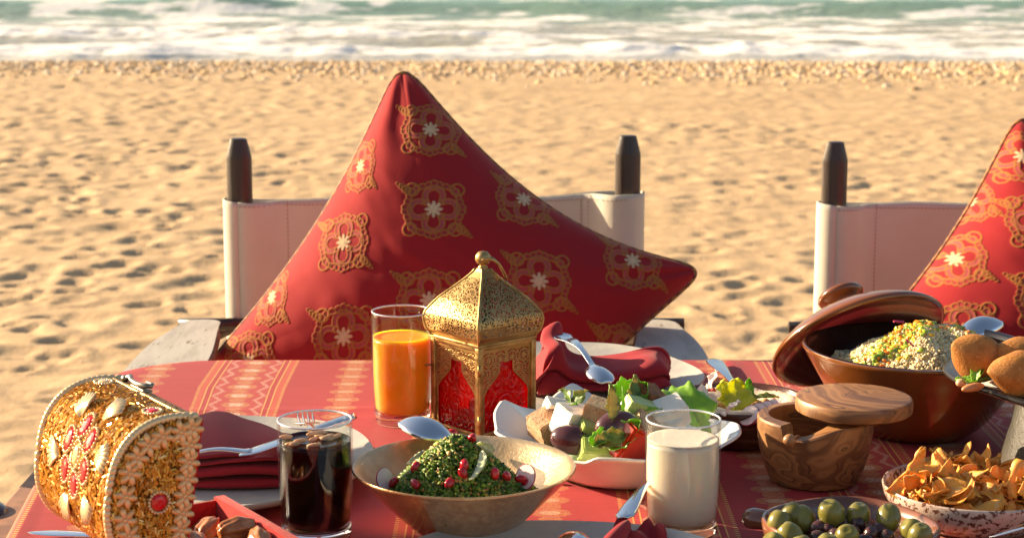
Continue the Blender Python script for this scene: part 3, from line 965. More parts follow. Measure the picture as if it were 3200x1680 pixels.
# top leaf: a triangle lying over the folds, its point raised at the back
P_ = []
for i, a in enumerate(np.linspace(0, 1, 40)):
    x = -.400 + .200 * a
    yb = 2.100 - .135 * max(0, a - .34) / .66 - .10 * max(0, .25 - a) * 1.5
    row = []
    for b in np.linspace(0, 1, 26):
        y = 1.932 + (yb - 1.932) * b
        z = .7955 + .006 * math.sin(PI * b) + .006 * b * b * math.exp(-((a - .34) / .25) ** 2) + .0015 * math.sin(a * 17 + b * 4)
        row.append((x, y, z))
    P_.append(row)
V, F = gridmesh(np.array(P_)); solid(mobj('napkin_top_leaf', V, F, M_NAPKIN, t), .002)
cutlery('knife', 'dinner_knife', 'steel knife lying on the folded napkin behind the dark drink', aim((-0.291, 1.9, 0.806), (-0.239, 1.981, 0.806), 0), L=.20, bl=.09)
fork('steel fork with its tines over the plate rim behind the dark drink', (-0.243, 2.099, 0.8), (-0.199, 1.829, 0.812))
cutlery('spoon', 'dessert_spoon', 'steel spoon handle arching out of the folded napkin beside the gold chest', aim((-0.366, 1.894, 0.806), (-0.295, 1.898, 0.808)), L=.09, bl=.02, bw=.012, hw=.014, nw=.008, arch=.006)

# --- far napkin and its spoon -----------------------------------------
t = thing('draped_napkin', 'bright red napkin loosely rolled on the far plate behind the lantern', 'napkin', (0, 0, 0))
def far_napkin():
    P = []; nx = 70
    for i in range(nx):
        a = i / (nx - 1); x = .030 + .180 * a
        hump = math.exp(-((a - .06) / .13) ** 2); end = math.sqrt(max(0, 1 - max(0, (a - .90) / .10) ** 2))
        h = (.030 + .034 * hump + .008 * math.exp(-((a - .88) / .18) ** 2) - .005 * math.exp(-((a - .45) / .2) ** 2)) * (.45 + .55 * end)
        yf = 2.305 + .020 * math.sin(a * 5 + .4) + .075 * a * a; yb = 2.432 + .01 * hump
        z0 = .7655
        sec = [(yb, z0), (yf + .03, z0 + .001), (yf + .002, z0 + .004), (yf, z0 + h * .30), (yf + .010, z0 + h * .46), (yf + .016, z0 + h * .50), (yf + .004, z0 + h * .58),
               (yf + .004, z0 + h * .82), (yf + .014, z0 + h * .96), (yf + .030, z0 + h * 1.0), (yf + .06, z0 + h * .98 + .002), ((yf + yb) / 2 + .03, z0 + h * .96 + .006 + .010 * hump), (yb - .02, z0 + h * .98 + .004), (yb + .004, z0 + h * .5), (yb + .006, z0 + .003)]
        # smooth the section
        sec = [Vector((0, y, z)) for y, z in sec]; out = []
        for k in range(len(sec) - 1):
            p0 = sec[max(0, k - 1)]; p1 = sec[k]; p2 = sec[k + 1]; p3 = sec[min(len(sec) - 1, k + 2)]
            for u in np.linspace(0, 1, 5)[:-1]:
                out.append(.5 * ((2 * p1) + (p2 - p0) * u + (2 * p0 - 5 * p1 + 4 * p2 - p3) * u * u + (3 * p1 - p0 - 3 * p2 + p3) * u ** 3))
        P.append([(x + .012 * hump * (v.z - z0) / .05 + .004 * math.sin(v.y * 60), v.y + .002 * math.sin(a * 9 + v.z * 60), v.z + .0016 * float(vn(np.array(a * 7), np.array(v.y * 40), 5)) * (v.z > z0 + .004)) for v in out])
    V, F = gridmesh(np.array(P)); o = solid(mobj('napkin_roll', V, F, M_NAPKIN, t), .002)
far_napkin()
# gathered corner hanging at the left of the roll
P_ = []
for a in np.linspace(0, 1, 30):
    row = []
    for b in np.linspace(0, 1, 30):
        row.append((.018 + .030 * b + .010 * math.sin(a * 6), 2.30 + .16 * a, .767 + .060 * b * math.sin(PI * min(1, .25 + a * .8)) + .010 * math.sin(a * 16 + b * 3) * (1 - b)))
    P_.append(row)
V, F = gridmesh(np.array(P_)); solid(mobj('napkin_corner', V, F, M_NAPKIN, t), .002)
t = thing('teaspoon', 'steel spoon lying bowl down on the bright red napkin', 'spoon', (0, 0, 0))
V, F = spoon_mesh(L=.185, bl=.055, bw=.034, hw=.026, nw=.008, dep=.008, arch=-.012)
o = solid(mobj('spoon_body', V, F, M_STEEL, t), .0016)
o.matrix_local = aim((0.117, 2.219, 0.808), (0.071, 2.367, 0.832), 180)
cutlery('spoon', 'table_spoon', 'steel spoon handle beside the far plate at the table edge', aim((0.306, 2.337, 0.757), (0.285, 2.544, 0.757)), L=.215, bl=.055, bw=.036, hw=.024, nw=.009, arch=.002)

# --- glasses -----------------------------------------------------------
def tumbler(name, label, loc, h, r, rb, fill, liquid, mat, foot=.012, extra=None):
    t = thing(name, label, 'glass', loc)
    w = .0016
    def rad(z): q = z / h; return rb + (r - rb) * (1 - (1 - min(1, q * 1.6)) ** 2.2) - .0012 * max(0, q - .6)
    zs = [0.001] + list(np.linspace(.004, h - .0012, 22))
    G().lathe([(0, .0003), (rad(0) - .003, .0003)] + [(rad(z), z) for z in np.linspace(.001, foot, 8)] + [(rad(foot) - .003, foot + .0003), (0, foot - .0002)], 64).make('thick_base', M_THICK, t)
    prof = [(rad(foot), foot + .0004)] + [(rad(z), z) for z in zs if z > foot + .001] + [(rad(h) - w * .5, h), (rad(h) - w, h - .0012)]
    zi = list(np.linspace(h - .003, foot + .004, 22))
    prof += [(rad(z) - w, z) for z in zi] + [(rad(foot) - w, foot + .0006), (rad(foot), foot + .0004)]
    G().lathe(prof, 64).make('glass_wall', M_GLASS, t)
    G().tube([((rad(h) - w * .5) * math.cos(2 * PI * k / 64), (rad(h) - w * .5) * math.sin(2 * PI * k / 64), h) for k in range(64)], .0011, 8, closed=True).make('rim', M_RIM, t)
    e = .0003
    zl = list(np.linspace(foot + .006, fill, 16))
    lp = [(0, foot + .0004), (rad(foot) - w - .0054, foot + .001)] + [(rad(z) - w - e, z) for z in zl] + [(rad(fill) - w - .0012, fill - .0012), (rad(fill) * .6, fill - .0016), (0, fill - .0016)]
    G().lathe(lp, 64).make(liquid, mat, t)
    return t

M_OJ = pm('orange_juice', (.96, .40, .012), (.92, .35, .010), nscale=30, rough=.35, sss=.9, sr=(.030, .014, .002), spec=.4)
M_MILK = pm('almond_milk', (.86, .75, .58), (.83, .72, .55), nscale=30, rough=.4, sss=.85, sr=(.030, .023, .014), col3=(.25, .16, .09), n3=330, lo3=.755, hi3=.78)
M_DARK = pm('dark_date_drink', (.010, .0025, .002), rough=.05, trans=.25, ior=1.33)
M_FROTH = pm('milk_froth', (.84, .76, .64), (.78, .68, .54), nscale=260, rough=.7, bump=.6, bscale=700, bdist=.001)
M_NUT = pm('pine_nut_cream', (.66, .46, .27), (.55, .33, .17), nscale=60, rough=.4, sss=.2)

tumbler('juice_glass', 'tall glass of orange juice beside the lantern', (-.137, 2.243, TZ + .0005), .141, .0378, .0335, .110, 'orange_juice', M_OJ, .013)
tm = tumbler('milk_glass', 'glass of creamy white drink in front of the salad bowl', (.1735, 1.812, TZ + .0005), .1175, .0386, .0345, .0965, 'white_drink', M_MILK, .010)
g = G(); g.lathe([(0, .0965), (.0360, .0965), (.0365, .0975), (.0342, .0977), (.020, .0971), (0, .0969)], 48); g.make('froth', M_FROTH, tm)
tumbler('dark_drink_glass', 'glass of dark brown drink with pine nuts floating on top', (-.1985, 1.800, TZ + .0005), .120, .0382, .0350, .099, 'dark_drink', M_DARK, .010)
nt0 = None
rs2 = np.random.RandomState(5)
for k in range(15):
    a = rs2.rand() * 2 * PI; r = .029 * math.sqrt(rs2.rand()); x, y = -.1985 + r * math.cos(a), 1.800 + r * math.sin(a) + .002
    M = dict(loc=(x, y, TZ + .0992 + .0004 * k % .002), rot=(rs2.rand() * 6, (rs2.rand() - .5) * .3, .5 + 1.2 * (rs2.rand() - .5)))
    if nt0 is None:
        g = G(); g.ell(.0075, .0023, .0023, nu=12, nv=10, fn=lambda p: 1 - .25 * p[0]); nt0 = g.make('pine_nut', M_NUT, **M)
        o = nt0
    else: o = same(nt0, **M)
    tag(o, 'pale pine nut floating on the dark brown drink', 'nut', 'pine nuts floating on the dark drink')

# --- lantern ------------------------------------------------------------
M_BRASS = pm('aged_brass', (.50, .33, .13), (.38, .24, .085), nscale=30, rough=.42, metal=.85, rvar=.1, bump=.25, bscale=70, bdist=.001, col3=(.20, .12, .05), n3=45, lo3=.60, hi3=.75)
M_BRASSD = pm('brass_frame', (.56, .38, .15), (.30, .18, .06), nscale=45, rough=.42, metal=.85, bump=.4, bscale=120, bdist=.001)
def red_glass():
    m, nt, b = newmat('red_pressed_glass'); nt.nodes.remove(b)
    tc = nt.nodes.new('ShaderNodeTexCoord'); ob = tc.outputs['Object']
    vo = nt.nodes.new('ShaderNodeTexVoronoi'); vo.inputs['Scale'].default_value = 60; nt.links.new(ob, vo.inputs['Vector'])
    ring = (E(nt, vo.outputs['Distance']) * 16).sin()
    h = ring * .5 + noise(nt, ob, 260, 4) * .8
    bp = nt.nodes.new('ShaderNodeBump'); bp.inputs['Strength'].default_value = .8; bp.inputs['Distance'].default_value = .0012; nt.links.new(h.v, bp.inputs['Height'])
    tr = nt.nodes.new('ShaderNodeBsdfTransparent'); tr.inputs[0].default_value = (.80, .020, .016, 1)
    tl = nt.nodes.new('ShaderNodeBsdfTranslucent'); nt.links.new(mixc(nt, noise(nt, ob, 70, 4).ss(.35, .65), (.98, .025, .018), (.85, .008, .010)), tl.inputs[0])
    df = nt.nodes.new('ShaderNodeBsdfDiffuse'); df.inputs[0].default_value = (.55, .008, .010, 1)
    gl = nt.nodes.new('ShaderNodeBsdfGlossy'); gl.inputs['Roughness'].default_value = .18
    for n in (tl, df, gl): nt.links.new(bp.outputs[0], n.inputs['Normal'])
    def mx(f, a, c):
        n = nt.nodes.new('ShaderNodeMixShader'); n.inputs[0].default_value = f; nt.links.new(a, n.inputs[1]); nt.links.new(c, n.inputs[2]); return n.outputs[0]
    o = mx(.48, mx(.18, tl.outputs[0], df.outputs[0]), tr.outputs[0]); o = mx(.05, o, gl.outputs[0])
    nt.links.new(o, nt.nodes['Material Output'].inputs[0]); return m
M_REDGLASS = red_glass()

def brass_sheet():
    m = M_BRASS.copy(); m.name = 'brass_sheet_shaded_inside'; nt = m.node_tree; b = nt.nodes['Principled BSDF']
    ge = nt.nodes.new('ShaderNodeNewGeometry'); bf = ge.outputs['Backfacing']
    old = b.inputs['Base Color'].links[0].from_socket
    nt.links.new(mixc(nt, E(nt, bf), old, (.045, .028, .016)), b.inputs['Base Color'])  # inner faces coloured dark: painted shade seen through the holes
    nt.links.new((E(nt, bf) * -.75 + .85).v, b.inputs['Metallic']); nt.links.new((E(nt, bf) * .35 + .42).v, b.inputs['Roughness'])
    return m
M_SHEET = brass_sheet()
LA = .0893 / 2
t = thing('lantern', 'brass lantern with pierced onion roof and red glass panes', 'lantern', (-.0355, 2.223, TZ), (0, 0, math.atan2(.66, .75)))
def holes(X, Y, sc=1.0):
    """True where the sheet is pierced: daisies on a hexagonal lattice with seed shaped holes between"""
    a = .0165 * sc
    best = np.full(X.shape, 9.); hole = np.zeros(X.shape, bool); near = np.full(X.shape, 9.)
    for i in range(-8, 9):
        for j in range(-4, 12):
            cx = (i + .5 * (j % 2)) * a; cy = j * a * .866
            dx, dy = X - cx, Y - cy; r = np.hypot(dx, dy)
            m = r < .009 * sc
            if not m.any(): continue
            th = np.arctan2(dy, dx)
            pet = (np.abs(((th / (2 * PI) * 12) % 1) - .5) < .34 - .06 * (np.abs(r / sc - .0042) / .002)) & (r > .0021 * sc) & (r < .0062 * sc)
            ring = (np.abs(((th / (2 * PI) * 15 + .5) % 1) - .5) < .33) & (r > .0071 * sc) & (r < .0086 * sc)
            hole |= (m & pet) | (m & ring)
            near = np.minimum(near, r)
    return hole
def pierced(P, hole):
    V, F = gridmesh(P)
    h = hole.ravel()
    keep = ~(h[F].sum(1) >= 3)
    return V, F[keep]
RP = [(.000, .0455), (.004, .0462), (.008, .0500), (.014, .0512), (.022, .0525), (.030, .0508), (.038, .0458), (.048, .0385), (.060, .0265), (.072, .0150), (.080, .0085), (.084, .0065)]
rz = np.array([p[0] for p in RP]); rr = np.array([p[1] for p in RP])
hz = np.linspace(0, .084, 120)
hw_ = np.interp(hz, rz, rr)
for _ in range(3): hw_[1:-1] = (hw_[:-2] + 2 * hw_[1:-1] + hw_[2:]) / 4
arc = np.concatenate([[0], np.cumsum(np.hypot(np.diff(hz), np.diff(hw_)))])
ss2 = np.linspace(-1, 1, 121)
for k in range(4):
    SX, HZ = np.meshgrid(ss2, hz); HW = np.repeat(hw_[:, None], len(ss2), 1)
    bow = HW + .0035 * (1 - SX ** 2) * np.sin(np.clip(HZ / .084, 0, 1) * PI)
    P_ = np.stack([SX * HW, -bow, HZ + .115], -1)
    dev = SX * HW; A = np.repeat(arc[:, None], len(ss2), 1)
    h = holes(dev, A - .004, 1.42) & (HW - np.abs(dev) > .0028) & (A > .010) & (A < arc[-1] - .012)
    V, F = pierced(P_, h)
    o = mobj('roof_panel', V, F, M_SHEET, t, rot=(0, 0, k * PI / 2))
    g = G(); g.tube([(hw_[i], -hw_[i], hz[i] + .115) for i in range(0, 120, 4)] + [(hw_[-1], -hw_[-1], .199)], .0016, 6)
    g.make('roof_seam', M_BRASSD, t, rot=(0, 0, k * PI / 2))
    # wall: pierced top panel with an ogee opening
    nxx, nzz = 130, 160
    SX, HZ = np.meshgrid(np.linspace(-.040, .040, nxx), np.linspace(.004, .1085, nzz))
    P_ = np.stack([SX, np.full_like(SX, -LA + .0015), HZ], -1)
    ow = np.where(HZ > .090, 0, np.where(HZ > .079, .0105, .0105 + (.0355 - .0105) * sst(.079, .048, HZ) ** .8))
    opn = np.abs(SX) < ow
    far = np.abs(SX) > ow + .002
    pat = holes(SX, HZ - .012, 1.15) & far & (np.abs(SX) < .0375) & (HZ < .1045) & (HZ > .048)
    V, F = pierced(P_, pat | opn)
    o = mobj('wall_panel', V, F, M_BRASS, t, rot=(0, 0, k * PI / 2)); solid(o, .0007)
    g = G(); g.box(.078, .0018, .104, M=T(0, -LA + .0045, .056)); g.make('red_glass', M_REDGLASS, t, smooth=False, rot=(0, 0, k * PI / 2))
    g = G(); g.box(.0075, .0075, .110, M=T(LA - .002, -LA + .002, .057), bev=.0012); g.make('corner_post', M_BRASSD, t, rot=(0, 0, k * PI / 2))
    g = G(); g.box(.0893, .004, .0055, M=T(0, -LA + .0012, .0035), bev=.001); g.make('wall_rail', M_BRASSD, t, rot=(0, 0, k * PI / 2))
    g = G(); g.box(.0893, .004, .005, M=T(0, -LA + .0012, .1105), bev=.001); g.make('wall_rail', M_BRASSD, t, rot=(0, 0, k * PI / 2))
g = G(); g.box(.094, .094, .0035, M=T(0, 0, .1145), bev=.001); g.make('roof_plate', M_BRASSD, t)
g = G(); g.box(.090, .090, .003, M=T(0, 0, .0018), bev=.001); g.make('base_plate', M_BRASSD, t)
g = G(); g.lathe([(0, .196), (.0065, .197), (.006, .201), (.0035, .203), (.0075, .2055), (.0096, .2095), (.0092, .2145), (.006, .219), (0, .2205)], 24); g.make('finial', M_BRASS, t)
g = G(); pts = []
for k in range(26):
    a = -1.5 + 3.0 * k / 25; pts.append((.0015 + .0245 * (1 - math.cos(a * 1.0)) * 1.05, .0, .2115))
# ring handle: a loop through the finial, fallen back over the far right side
arm = [(.000, -.0100), (.006, -.0098), (.013, -.0085), (.020, -.0060), (.0258, -.0040)]
arz = [.2115, .2125, .2095, .2030, .1930]
lp = [(x, y, z) for (x, y), z in zip(arm, arz)] + [(.0285, .0, .1865)] + [(x, -y, z) for (x, y), z in list(zip(arm, arz))[::-1]]
lp = [(-.0035, .0075, .210)][:0] + lp + [(-.0045, .006, .2095), (-.0058, .0, .2085), (-.0045, -.006, .2095)]
g.tube(lp, .0018, 8, closed=True)
o = g.make('ring_handle', M_BRASSD, t); o.rotation_euler = (0, 0, -math.atan2(.66, .75) + .15)
g = G(); g.tube([(-LA - .001, -LA + .008, .078), (-LA - .012, -LA + .008, .079)], .0013, 8); g.ell(.0018, .0018, .0018, M=T(-LA - .0125, -LA + .008, .079), nu=8, nv=6)
g.make('latch', M_BRASSD, t, rot=(0, 0, 0), loc=(0, .078, .0))
for z in (.022, .085):
    g = G(); g.tube([(LA + .0015, -LA - .001, z - .007), (LA + .0015, -LA - .001, z + .007)], .0022, 8); g.make('hinge', M_BRASSD, t, rot=(0, 0, -PI / 2))
g = G(); g.lathe([(0, .004), (.018, .004), (.018, .030), (.016, .032), (0, .031)], 20); g.make('candle', pm('wax', (.75, .66, .5), rough=.5, sss=.4), t)

# --- embroidered treasure chest -------------------------------------------
M_GOLDBASE = pm('gold_brocade', (.34, .14, .016), (.18, .07, .008), nscale=160, rough=.42, metal=.55, bump=1.0, bscale=420, bdist=.002)
M_BEAD = pm('gold_bugle_beads', (1, 1, 1), attr='tint', rough=.20, metal=.45, spec=.6)
M_PALE = pm('pale_gold_sequin', (.72, .50, .24), (.58, .36, .13), nscale=90, rough=.30, metal=.6)
M_PEACH = pm('peach_bead', (.86, .58, .30), (.74, .44, .18), nscale=90, rough=.3, metal=.25)
M_PEARL = pm('pearl_bead', (.80, .61, .34), rough=.22, metal=.3)
M_JEWEL = pm('ruby_jewel', (.62, .004, .012), rough=.08, spec=.6, coat=.4, coatr=.03)
M_CLEARJ = pm('amber_jewel', (.80, .55, .22), rough=.06, spec=.9, coat=1.0, coatr=.03)
M_FELT = pm('red_felt', (.62, .022, .014), (.50, .014, .010), nscale=120, rough=.95, sheen=.4, bump=.9, bscale=900, bdist=.0015, spec=.1)
M_PEWTER = pm('pewter_clasp', (.42, .38, .32), (.28, .25, .2), nscale=120, rough=.35, metal=.9)

cA = Vector((-.389, 1.706, .798)); ca = Vector((-.56, .83, 0)).normalized(); cd = Vector((ca.y, -ca.x, 0))
CL, CD, CB, CF = .176, .120, .076, .138
cN = cA - ca * CL
t = thing('jewelled_chest', 'open gold beaded treasure chest with red jewels on its domed lid', 'chest', (cN.x, cN.y, TZ))
Mw = frame(Vector((0, 0, cN.z - TZ)), cd, ca, Vector((0, 0, 1)))    # x: hinge -> front, y: near -> far, z up, from the near hinge corner
lean = math.radians(9)
# lid space: f runs from the hinge up the flat side, b is the bulge to the left
def lidpt(f, b, s):
    """f along the flat side, b out of it, s along the axis (0 near .. CL far)"""
    x = f * math.sin(lean) - b * math.cos(lean); z = f * math.cos(lean) + b * math.sin(lean)
    return Mw @ Vector((x, s, z))
def dome(u):
    """u 0..1 round the dome from hinge to clasp edge -> f, b"""
    a = PI * u
    c_, s_ = math.cos(a), math.sin(a)
    f = CF / 2 - CF / 2 * math.copysign(abs(c_) ** .80, c_)
    return f, CB * abs(s_) ** .72
def domeframe(u, s):
    e = .004
    f0, b0 = dome(max(0, u - e)); f1, b1 = dome(min(1, u + e)); f, b = dome(u)
    p = lidpt(f, b, s); tu = (lidpt(f1, b1, s) - lidpt(f0, b0, s)).normalized(); ta = Mw.to_3x3() @ Vector((0, 1, 0))
    n = ta.cross(tu).normalized()
    if n.dot(p - lidpt(CF / 2, 0, s)) < 0: n = -n
    return p, tu, ta, n
NU, NS = 60, 40
V, F = gridmesh(np.array([[tuple(lidpt(*dome(u), s)) for u in np.linspace(0, 1, NU)] for s in np.linspace(0, CL, NS)]))
mobj('lid_dome', V, F, M_GOLDBASE, t)
for s, nm in ((0, 'end'), (CL, 'end')):
    g = G(); P_ = [lidpt(*dome(u), s) for u in np.linspace(0, 1, NU)] + [lidpt(CF, 0, s), lidpt(0, 0, s)]
    g.add(P_, [tuple(range(len(P_)))]); g.make('lid_end', M_GOLDBASE, t, smooth=False)
# red lining of the lid, seen as a thin line along the flat side
g = G(); P_ = [lidpt(-.001, -.0015, -.001), lidpt(CF - .0015, -.0015, -.001), lidpt(CF - .0015, -.0015, CL - .001), lidpt(-.001, -.0015, CL + .001)]
P2 = [lidpt(-.001, .0012, -.001), lidpt(CF - .0015, .0012, -.001), lidpt(CF - .0015, .0012, CL - .001), lidpt(-.001, .0012, CL + .001)]
g.add(P_ + P2, [(0, 1, 2, 3), (7, 6, 5, 4), (0, 4, 5, 1), (1, 5, 6, 2), (2, 6, 7, 3), (3, 7, 4, 0)]); g.make('lid_lining', M_FELT, t, smooth=False)

def beads(n, sampler, seed, ln=.0074, rad=.00095, parent=None, mirror=False, name='beadwork'):
    r_ = random.Random(seed); g = G(); V = []; F = []; Cc = []
    pal = [(.66, .29, .025), (.52, .20, .015), (.78, .42, .06), (.36, .13, .01), (.90, .66, .28)]
    for k in range(n):
        p, tu, ta, nn = sampler(r_)
        if r_.random() < .22: L_ = .0011
        else: L_ = ln * (.6 + .6 * r_.random()) / 2
        a = r_.gauss(0, .42) + (PI / 2 if r_.random() < .22 else 0); d = tu * math.cos(a) + ta * math.sin(a); w = nn.cross(d)
        c = r_.choices(pal, (5, 4, 3, 2, 1))[0]; rd = rad * (.8 + .4 * r_.random()); p = p + nn * rd * (.5 + r_.random())
        d = (d + nn * r_.gauss(0, .12)).normalized()
        b = len(V)
        for s in (-1, 1):
            for j in range(5):
                an = 2 * PI * j / 5; V.append(p + d * L_ * s + (w * math.cos(an) + nn * math.sin(an)) * rd); Cc.append(c)
        for j in range(5):
            j2 = (j + 1) % 5; F.append((b + j, b + j2, b + 5 + j2, b + 5 + j))
        F.append(tuple(b + j for j in range(5))[::-1]); F.append(tuple(b + 5 + j for j in range(5)))
    o = mobj(name, V, F, M_BEAD, parent); pcol(o, Cc); autosmooth(o, 50); tag(o, kind='stuff'); return o
beads(5200, lambda r_: domeframe(.02 + .96 * r_.random(), .006 + (CL - .012) * r_.random()), 3, parent=t)
def endsamp(r_):
    u = r_.random(); f, b = dome(u); q = math.sqrt(r_.random()) * .95; f2 = CF / 2 + (f - CF / 2) * q; b2 = .002 + b * q
    ex = (lidpt(1, 0, 0) - lidpt(0, 0, 0)).normalized(); ey = (lidpt(0, 1, 0) - lidpt(0, 0, 0)).normalized()
    return lidpt(f2, b2, -.0004), ex, ey, -ca.copy()
beads(1500, endsamp, 5, parent=t, ln=.0066)

def rosette(name, mat, n=6, r=.0108, w=.0030, h=.0028, gap=.25):
    """small flower of puffed petals lying in the xy plane"""
    g = G()
    for k in range(n):
        a = 2 * PI * k / n
        g.ell(r * .5, w, h, M=R('Z', math.degrees(a)) @ T(r * .58, 0, h * .5), nu=8, nv=6)
    g.ell(r * .22, r * .22, h * .9, M=T(0, 0, h * .6), nu=8, nv=5)
    return g
ros = None
def onlid(p, n, up, parent=None): 
    z = n.normalized(); x = up - z * up.dot(z); x.normalize(); y = z.cross(x)
    return frame(p, x, y, z)
ex = (lidpt(1, 0, 0) - lidpt(0, 0, 0)).normalized(); ey = (lidpt(0, 1, 0) - lidpt(0, 0, 0)).normalized()
spots = []
for k in range(11):
    u = .06 + .88 * k / 10; f, b = dome(u); spots.append((CF / 2 + (f - CF / 2) * .84, b * .84))
for k in range(9): spots.append((.008 + (CF - .016) * k / 8, .0085))
for f, b in spots:
    M = onlid(lidpt(f, b, -.0012), -ca, ex)
    if ros is None: ros = rosette('bead_flower', M_PALE).make('bead_flower', M_PEACH, t, matrix=M)
    else: same(ros, t, matrix=M @ R('Z', 20))
# ropes of pale beads round both ends and along the clasp edge
for s in (.003, CL - .003):
    g = G()
    for k in range(48):
        u = .01 + .98 * k / 47; p, tu, ta, n = domeframe(u, s)
        g.ell(.0052, .0040, .0040, M=onlid(p + n * .001, n, tu), nu=8, nv=6)
    tag(g.make('bead_rope', M_PEARL, t), kind='stuff')
g = G()
for k in range(40):
    p, tu, ta, n = domeframe(.97, .002 + (CL - .004) * k / 39); g.ell(.0032, .0022, .0024, M=onlid(p + n * .001, n, ta), nu=8, nv=6)
tag(g.make('bead_rope', M_PALE, t), kind='stuff')

def jewel(name, mat, M, r=.0058, asp=1.35):
    g = G(); n = 10
    rings = [(1.0, 0), (1.0, .0008), (.72, .0026), (.40, .0032)]
    V = []; F = []
    for q, z in rings: V += [(q * r * asp * math.cos(2 * PI * k / n), q * r * math.sin(2 * PI * k / n), z) for k in range(n)]
    for L in range(len(rings) - 1):
        for k in range(n): F.append((L * n + k, L * n + (k + 1) % n, (L + 1) * n + (k + 1) % n, (L + 1) * n + k))
    F.append(tuple(range((len(rings) - 1) * n, len(rings) * n)))
    g.add(V, F); o = g.make('jewel', mat, t, smooth=False, matrix=M)
    rg = G()
    for k in range(20):
        a = 2 * PI * k / 20; rg.ell(.0016, .0016, .0016, M=T((r * asp + .0017) * math.cos(a), (r + .0017) * math.sin(a), .0011), nu=6, nv=5)
    rg.make('bead_ring', M_PEARL, o)
    return o
# flower of jewels in the middle of the dome: place by arc length
us = np.linspace(0, 1, 400); pts = np.array([dome(u) for u in us]); al = np.concatenate([[0], np.cumsum(np.hypot(*np.diff(pts, axis=0).T))])
def at_arc(x): return float(np.interp(x, al, us))
cu = al[-1] * .57; cs_ = CL * .47
for k in range(6):
    a = 2 * PI * k / 6 + .35; rr_ = .0265
    p, tu, ta, n = domeframe(at_arc(cu + rr_ * math.sin(a)), cs_ + rr_ * math.cos(a) * .95)
    jewel('jewel', M_JEWEL, onlid(p + n * .0012, n, tu * math.sin(a) * .25 + tu), r=.0082, asp=1.30)
p, tu, ta, n = domeframe(at_arc(cu), cs_); jewel('jewel', M_CLEARJ, onlid(p + n * .0012, n, tu), r=.0072, asp=1.6)
p, tu, ta, n = domeframe(.90, .030); jewel('jewel', M_JEWEL, onlid(p + n * .0012, n, ta), r=.0060)
p, tu, ta, n = domeframe(.92, CL - .020); jewel('jewel', M_CLEARJ, onlid(p + n * .0012, n, ta), r=.0062)
jewel('jewel', M_JEWEL, onlid(lidpt(CF * .46, .032, -.0016), -ca, ex), r=.0078, asp=1.0)
# fan shaped petals round them
def fan(M):
    g = G(); nst = 7
    for k in range(nst):
        a = (k - (nst - 1) / 2) * .17; L_ = .030 * (1 - .10 * abs(k - 3) / 3)
        g.tube([(math.cos(a) * .004, math.sin(a) * .004, .0008), (math.cos(a) * L_ * .6, math.sin(a) * L_ * .6, .0018), (math.cos(a) * L_, math.sin(a) * L_, .0008)], [.0009, .0026, .0020], 6, flat=.5)
    return g
fn = None
for k in range(6):
    a = 2 * PI * k / 6 + .35 + PI / 6; rr_ = .037
    p, tu, ta, n = domeframe(at_arc(cu + rr_ * math.sin(a)), cs_ + rr_ * math.cos(a))
    M = onlid(p + n * .0012, n, tu * math.sin(a) + ta * math.cos(a))
    if fn is None: fn = fan(M).make('fan_petal', M_PEARL, t, matrix=M)
    else: same(fn, t, matrix=M)
# clasp
p, tu, ta, n = domeframe(.985, CL * .72)
M = onlid(p, n, -ta)
g = G(); g.tube([(-.026, 0, .004), (-.020, .002, .008), (-.010, -.001, .0065), (.004, -.002, .006), (.016, .001, .0062), (.021, .006, .007), (.016, .009, .0075), (.006, .0075, .008)], [.0034, .0026, .0021, .0023, .0026, .0024, .0020, .0012], 8)
g.ell(.0042, .0042, .0036, M=T(-.026, 0, .005), nu=10, nv=8); g.make('clasp', M_PEWTER, t, matrix=M)
g = G(); g.box(.030, .010, .0022, M=T(.008, .002, .0025), bev=.001); g.make('clasp_plate', M_PEWTER, t, matrix=M)
# body of the chest: five walls lined with red felt
def wall(name, x0, x1, y0, y1, mat, z0=0, z1=None):
    z1 = cN.z - TZ if z1 is None else z1
    g = G(); g.box(x1 - x0, y1 - y0, z1 - z0, M=Mw @ T((x0 + x1) / 2, (y0 + y1) / 2, (z0 + z1) / 2 - (cN.z - TZ)), bev=.0008); return g.make(name, mat, t)
wall('back_wall', -.004, .0, 0, CL, M_GOLDBASE); wall('front_wall', CD, CD + .004, 0, CL, M_GOLDBASE)
wall('side_wall', 0, CD, -.004, 0, M_GOLDBASE); wall('side_wall', 0, CD, CL, CL + .004, M_GOLDBASE)
wall('chest_floor', 0, CD, 0, CL, M_FELT, .0, .006)
H0 = cN.z - TZ
for nm, a in (('felt_lining', (.0002, .0025, .001, CL - .001)), ('felt_lining', (CD - .008, CD + .0035, .001, CL + .002)), ('felt_lining', (.0025, CD - .008, .0002, .0025)), ('felt_lining', (.0025, CD - .008, CL - .004, CL - .0002))):
    o = wall(nm, *a, M_FELT, .0062, H0 + (.0035 if a[0] > .1 else .001))
g = G()
def bsamp(r_):
    return Mw @ Vector((-.0042, CL * r_.random(), -.005 - (H0 - .006) * r_.random())), Vector((0, 0, 1)), ca.copy(), -cd.copy()
beads(600, bsamp, 9, parent=t, ln=.0075)
for k in range(13):
    M = onlid(Mw @ Vector((-.0055, .006 + (CL - .012) * k / 12, -.006)), -cd, ca); same(ros, t, matrix=M)
def bsamp2(r_):
    return Mw @ Vector((CD * r_.random(), -.0042, -.005 - (H0 - .006) * r_.random())), Vector((0, 0, 1)), cd.copy(), -ca.copy()
beads(350, bsamp2, 10, parent=t, ln=.0075)

